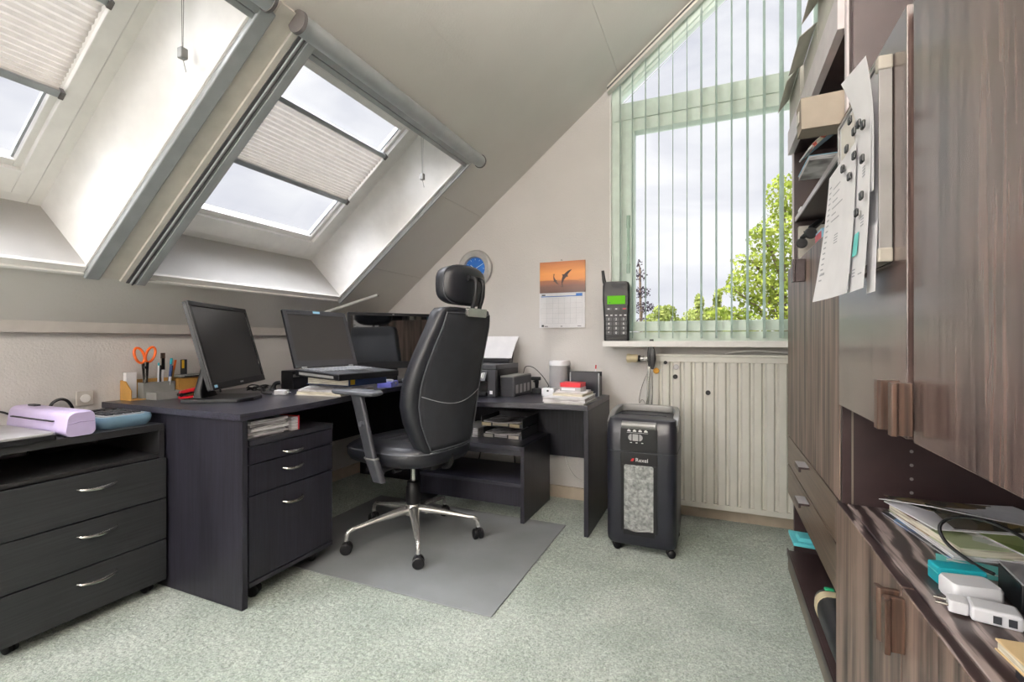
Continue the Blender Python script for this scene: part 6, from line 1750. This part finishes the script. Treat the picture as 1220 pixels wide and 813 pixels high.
for k in range(3):
    y0 = 1.60 + 0.09 * k
    t = thing('folder', ['dark folder standing behind the magnetic board in the bookcase, nearest one', 'grey folder standing behind the magnetic board in the bookcase, middle one', 'brown folder standing behind the magnetic board in the bookcase, farthest one'][k], 'folder', (0.5, y0 + 0.03, 1.3255), 0, 'folders above the bookcase doors')
    m = (MT['blackbook'], MT['greycard'], MT['card'])[k]
    obj('cover', Bx(0.42, 0.66, y0, y0 + 0.004, 1.3255, 1.50), m, t); obj('cover', Bx(0.42, 0.66, y0 + 0.05, y0 + 0.054, 1.3255, 1.50), m, t)
    obj('spine', Bx(0.416, 0.4198, y0, y0 + 0.054, 1.3255, 1.50), m, t); obj('pages', Bx(0.424, 0.65, y0 + 0.0045, y0 + 0.0495, 1.3256, 1.49), MT['papere'], t)

# bottom shelf of the bookcase cabinet
t = thing('clipboard', 'light teal plastic clip sticking out under the lower drawer', 'clip', (0.40, 2.18, 0.2065))
obj('body', hexa(BM(), [(0.282, 2.13, 0.216), (0.60, 2.13, 0.2068), (0.60, 2.27, 0.2068), (0.282, 2.27, 0.216), (0.282, 2.13, 0.228), (0.60, 2.13, 0.220), (0.60, 2.27, 0.220), (0.282, 2.27, 0.228)]), MT['teallt'], t, bevel=0.002)
obj('grip', hexa(BM(), [(0.30, 2.15, 0.2285), (0.42, 2.15, 0.2270), (0.42, 2.22, 0.2270), (0.30, 2.22, 0.2285), (0.305, 2.155, 0.243), (0.415, 2.155, 0.238), (0.415, 2.215, 0.238), (0.305, 2.215, 0.243)]), MT['teallt'], t, bevel=0.002)
t = thing('laptop_bag', 'black padded bag with beige tag on the bottom shelf at right', 'bag', (0.40, 1.70, 0.0885))
def bagring(y, k, dz=0.0):
    return [(0.395 + x * k, y, 0.090 + max(0, 0.048 + z * k - (1 - k) * 0.02 + dz)) for x, z in rrect(-0.088, 0.088, -0.048, 0.048, 0.040, 5)]
obj('body', loft(BM(), [bagring(1.510, 0.80), bagring(1.525, 0.97), bagring(1.65, 1.0), bagring(1.80, 1.0), bagring(1.875, 0.97), bagring(1.895, 0.75)]), MT['leather'], t, smooth='all')
obj('tag', loft(BM(), [[(x, 1.815 + dy, z) for x, _, z in bagring(1.8, 1.02, 0.001)] for dy in (0, 0.035)]), MT['ivory'], t, smooth=True)
obj('strap', tube(BM(), smooth_path([(0.36, 1.52, 0.186), (0.40, 1.62, 0.192), (0.43, 1.74, 0.190), (0.43, 1.85, 0.188)], 6), 0.007, 8), MT['tealcard'], t, smooth=True)
obj('buckle', Bx(0.338, 0.366, 1.862, 1.882, 0.176, 0.188), MT['green'], t, bevel=0.003)
obj('flap', loft(BM(), [[(x + 0.05, y, 0.188 + 0.012 * math.sin(PI * i / 11) * k) for i, x in enumerate([0.33 + 0.08 * j / 11 for j in range(12)])] + [(0.46, y, 0.183), (0.38, y, 0.183)] for y, k in ((1.66, 0.5), (1.76, 1.6), (1.86, 1.9), (1.93, 1.0))]), MT['backcloth'], t, smooth=True)

# ------------------------------------------------------------------ things on the worktop
W = 0.6006
def cover_book(name, label, cat, cx, cy, z, lx, ly, h, rot, m_cover, m_pages, tilt=None):
    t = thing(name, label, cat, (cx, cy, z), R(rot))
    L(t, 'pages', box(BM(), -lx / 2 + 0.002, lx / 2 - 0.002, -ly / 2 + 0.002, ly / 2 - 0.002, 0.0010, h - 0.0010), m_pages)
    L(t, 'cover', box(BM(), -lx / 2, lx / 2, -ly / 2, ly / 2, 0, 0.0009), m_cover)
    L(t, 'cover', box(BM(), -lx / 2, lx / 2, -ly / 2, ly / 2, h - 0.0009, h), m_cover)
    return t
z = W
cover_book('magazine', 'blue city magazine at the bottom of the pile on the worktop', 'magazine', 0.520, 1.302, z, 0.262, 0.255, 0.005, 9, MT['mag4'], MT['papere']); z += 0.0052
cover_book('magazine', 'white edged magazine second from the bottom of the worktop pile', 'magazine', 0.530, 1.294, z, 0.262, 0.25, 0.006, 7, MT['paper'], MT['papere']); z += 0.0062
cover_book('catalogue', 'thick photo catalogue with cream page edges on the worktop', 'catalogue', 0.530, 1.300, z, 0.255, 0.25, 0.016, 10, MT['mag1'], MT['cream2']); z += 0.0162
t = thing('magazine', 'green field magazine lying at the right back of the worktop pile', 'magazine', (0.575, 1.245, z), R(16))
L(t, 'pages', box(BM(), -0.085, 0.075, -0.10, 0.13, 0.0008, 0.0045), MT['papere']); L(t, 'cover', box(BM(), -0.086, 0.076, -0.101, 0.131, 0.0046, 0.0055), MT['mag2']); zg = z + 0.0056
t = thing('brochure', 'open dark brochure with lifted white cover on top of the worktop pile', 'brochure', (0.515, 1.325, z + 0.0065), R(14))
# a booklet lying open like a mouth: bottom leaf, lifted cover, a printed leaf bending up between them
def lift(u): return 0.004 + 0.042 * (1 - u) ** 1.3
L(t, 'lower_leaf', sheet(BM(), lambda u, v: (-0.13 + 0.26 * u, -0.085 + 0.17 * v, 0.001 + 0.004 * (1 - u)), 8, 3, 0.002), MT['paper'])
L(t, 'printed_leaf', sheet(BM(), lambda u, v: (-0.135 + 0.045 * (1 - v) * (1 - u) + 0.265 * u, -0.080 + 0.02 * v * (1 - u) + 0.004, 0.004 + lift(u) * v * 0.97), 10, 4, 0.0008), MT['mag3'])
L(t, 'printed_leaf', sheet(BM(), lambda u, v: (-0.135 + 0.265 * u, -0.072 + 0.15 * v, 0.004 + lift(u) * 0.75 * (1 - 0.5 * v)), 8, 3, 0.0008), MT['mag3'])
L(t, 'cover', sheet(BM(), lambda u, v: (-0.14 + 0.275 * u, -0.088 + 0.175 * v, 0.006 + lift(u) * (1 - 0.92 * v)), 10, 3, 0.0015), MT['paper'])
t = thing('card', 'flat teal card lying on the worktop beside the chargers', 'card', (0.440, 1.13, W), R(-18))
L(t, 'card_face', box(BM(), -0.055, 0.055, -0.036, 0.036, 0, 0.0012), MT['tealcard'])
bm = BM()
for k in range(3): box(bm, -0.04, 0.01 + 0.012 * k, 0.012 - k * 0.014, 0.018 - k * 0.014, 0.00125, 0.0016)
L(t, 'print', bm, MT['whiteink'])
t = thing('teal_box', 'small solid teal box behind the white charger on the worktop', 'box', (0.382, 1.050, W), R(6))
L(t, 'body', box(BM(), -0.032, 0.036, -0.016, 0.020, 0, 0.030), MT['teal'], bevel=0.003)
L(t, 'lid_line', box(BM(), -0.0326, -0.0318, -0.015, 0.019, 0.019, 0.0205), MT['tealcard'])
t = thing('charger', 'plain white charger block before the teal box on the worktop', 'charger', (0.378, 0.995, W), R(8))
L(t, 'body', loft(BM(), [[(x * k, y * k, zz) for x, y in rrect(-0.032, 0.036, -0.024, 0.024, 0.009, 4)] for zz, k in ((0, 0.94), (0.004, 1.0), (0.025, 1.0), (0.030, 0.92))]), MT['whitep'], smooth=True)
L(t, 'port', box(BM(), 0.0358, 0.0366, -0.008, 0.008, 0.014, 0.019), MT['ink'])
t = thing('charger', 'white plug charger with two ports nearest the worktop front', 'charger', (0.368, 0.937, W), R(-12))
L(t, 'body', box(BM(), -0.012, 0.044, -0.021, 0.019, 0.0, 0.022), MT['whitep'], bevel=0.004)
L(t, 'plug_body', prism(BM(), rrect(-0.036, -0.0125, -0.015, 0.013, 0.005), 0.003, 0.021), MT['whitep'], bevel=0.002)
for y in (-0.010, 0.008):
    L(t, 'pin', tube(BM(), [(-0.036, y, 0.012), (-0.051, y, 0.012)], 0.0026, 8), MT['steel'], smooth=True)
for x in (0.016, 0.032):
    L(t, 'port', box(BM(), x - 0.0045, x + 0.0045, -0.0220, -0.0211, 0.005, 0.016), MT['ink'])
t = thing('black_box', 'small black box with silver top at the right photo edge on the worktop', 'box', (0.470, 1.010, W), R(-6))
L(t, 'body', box(BM(), -0.035, 0.045, -0.045, 0.045, 0, 0.044), MT['plastic'], bevel=0.002)
L(t, 'top_plate', box(BM(), -0.034, 0.044, -0.044, 0.044, 0.0441, 0.048), MT['silverp'], bevel=0.001)
cable('usb_cable', 'thin black cable looping over the magazines towards the teal card', [(0.455, 1.105, 0.606), (0.435, 1.125, 0.612), (0.405, 1.15, 0.635), (0.400, 1.165, 0.662), (0.425, 1.17, 0.680), (0.465, 1.155, 0.684), (0.500, 1.12, 0.672), (0.525, 1.09, 0.645), (0.55, 1.06, 0.615), (0.59, 1.03, 0.605)], 0.0032, MT['plastic'])
t = thing('notebook', 'beige covered notebook at the lower right corner of the worktop', 'notebook', (0.440, 0.772, W + 0.0164), R(4))
L(t, 'pages', box(BM(), -0.098, 0.10, -0.055, 0.050, 0.001, 0.011), MT['cream2']); L(t, 'cover', box(BM(), -0.1, 0.102, -0.057, 0.052, 0.0112, 0.014), MT['beigebook'], bevel=0.001); L(t, 'cover', box(BM(), -0.1, 0.102, -0.057, 0.052, -0.001, 0.0008), MT['beigebook'])
t = thing('notebook', 'black notebook under the beige one at the lower right corner', 'notebook', (0.450, 0.745, W), R(2))
L(t, 'pages', box(BM(), -0.100, 0.10, -0.07, 0.045, 0.001, 0.014), MT['papere']); L(t, 'cover', box(BM(), -0.102, 0.102, -0.072, 0.047, 0.0141, 0.0152), MT['blackbook']); L(t, 'cover', box(BM(), -0.102, 0.102, -0.072, 0.047, 0, 0.0009), MT['blackbook'])
L(t, 'spine', box(BM(), -0.104, -0.1022, -0.072, 0.047, 0, 0.0152), MT['blackbook'])
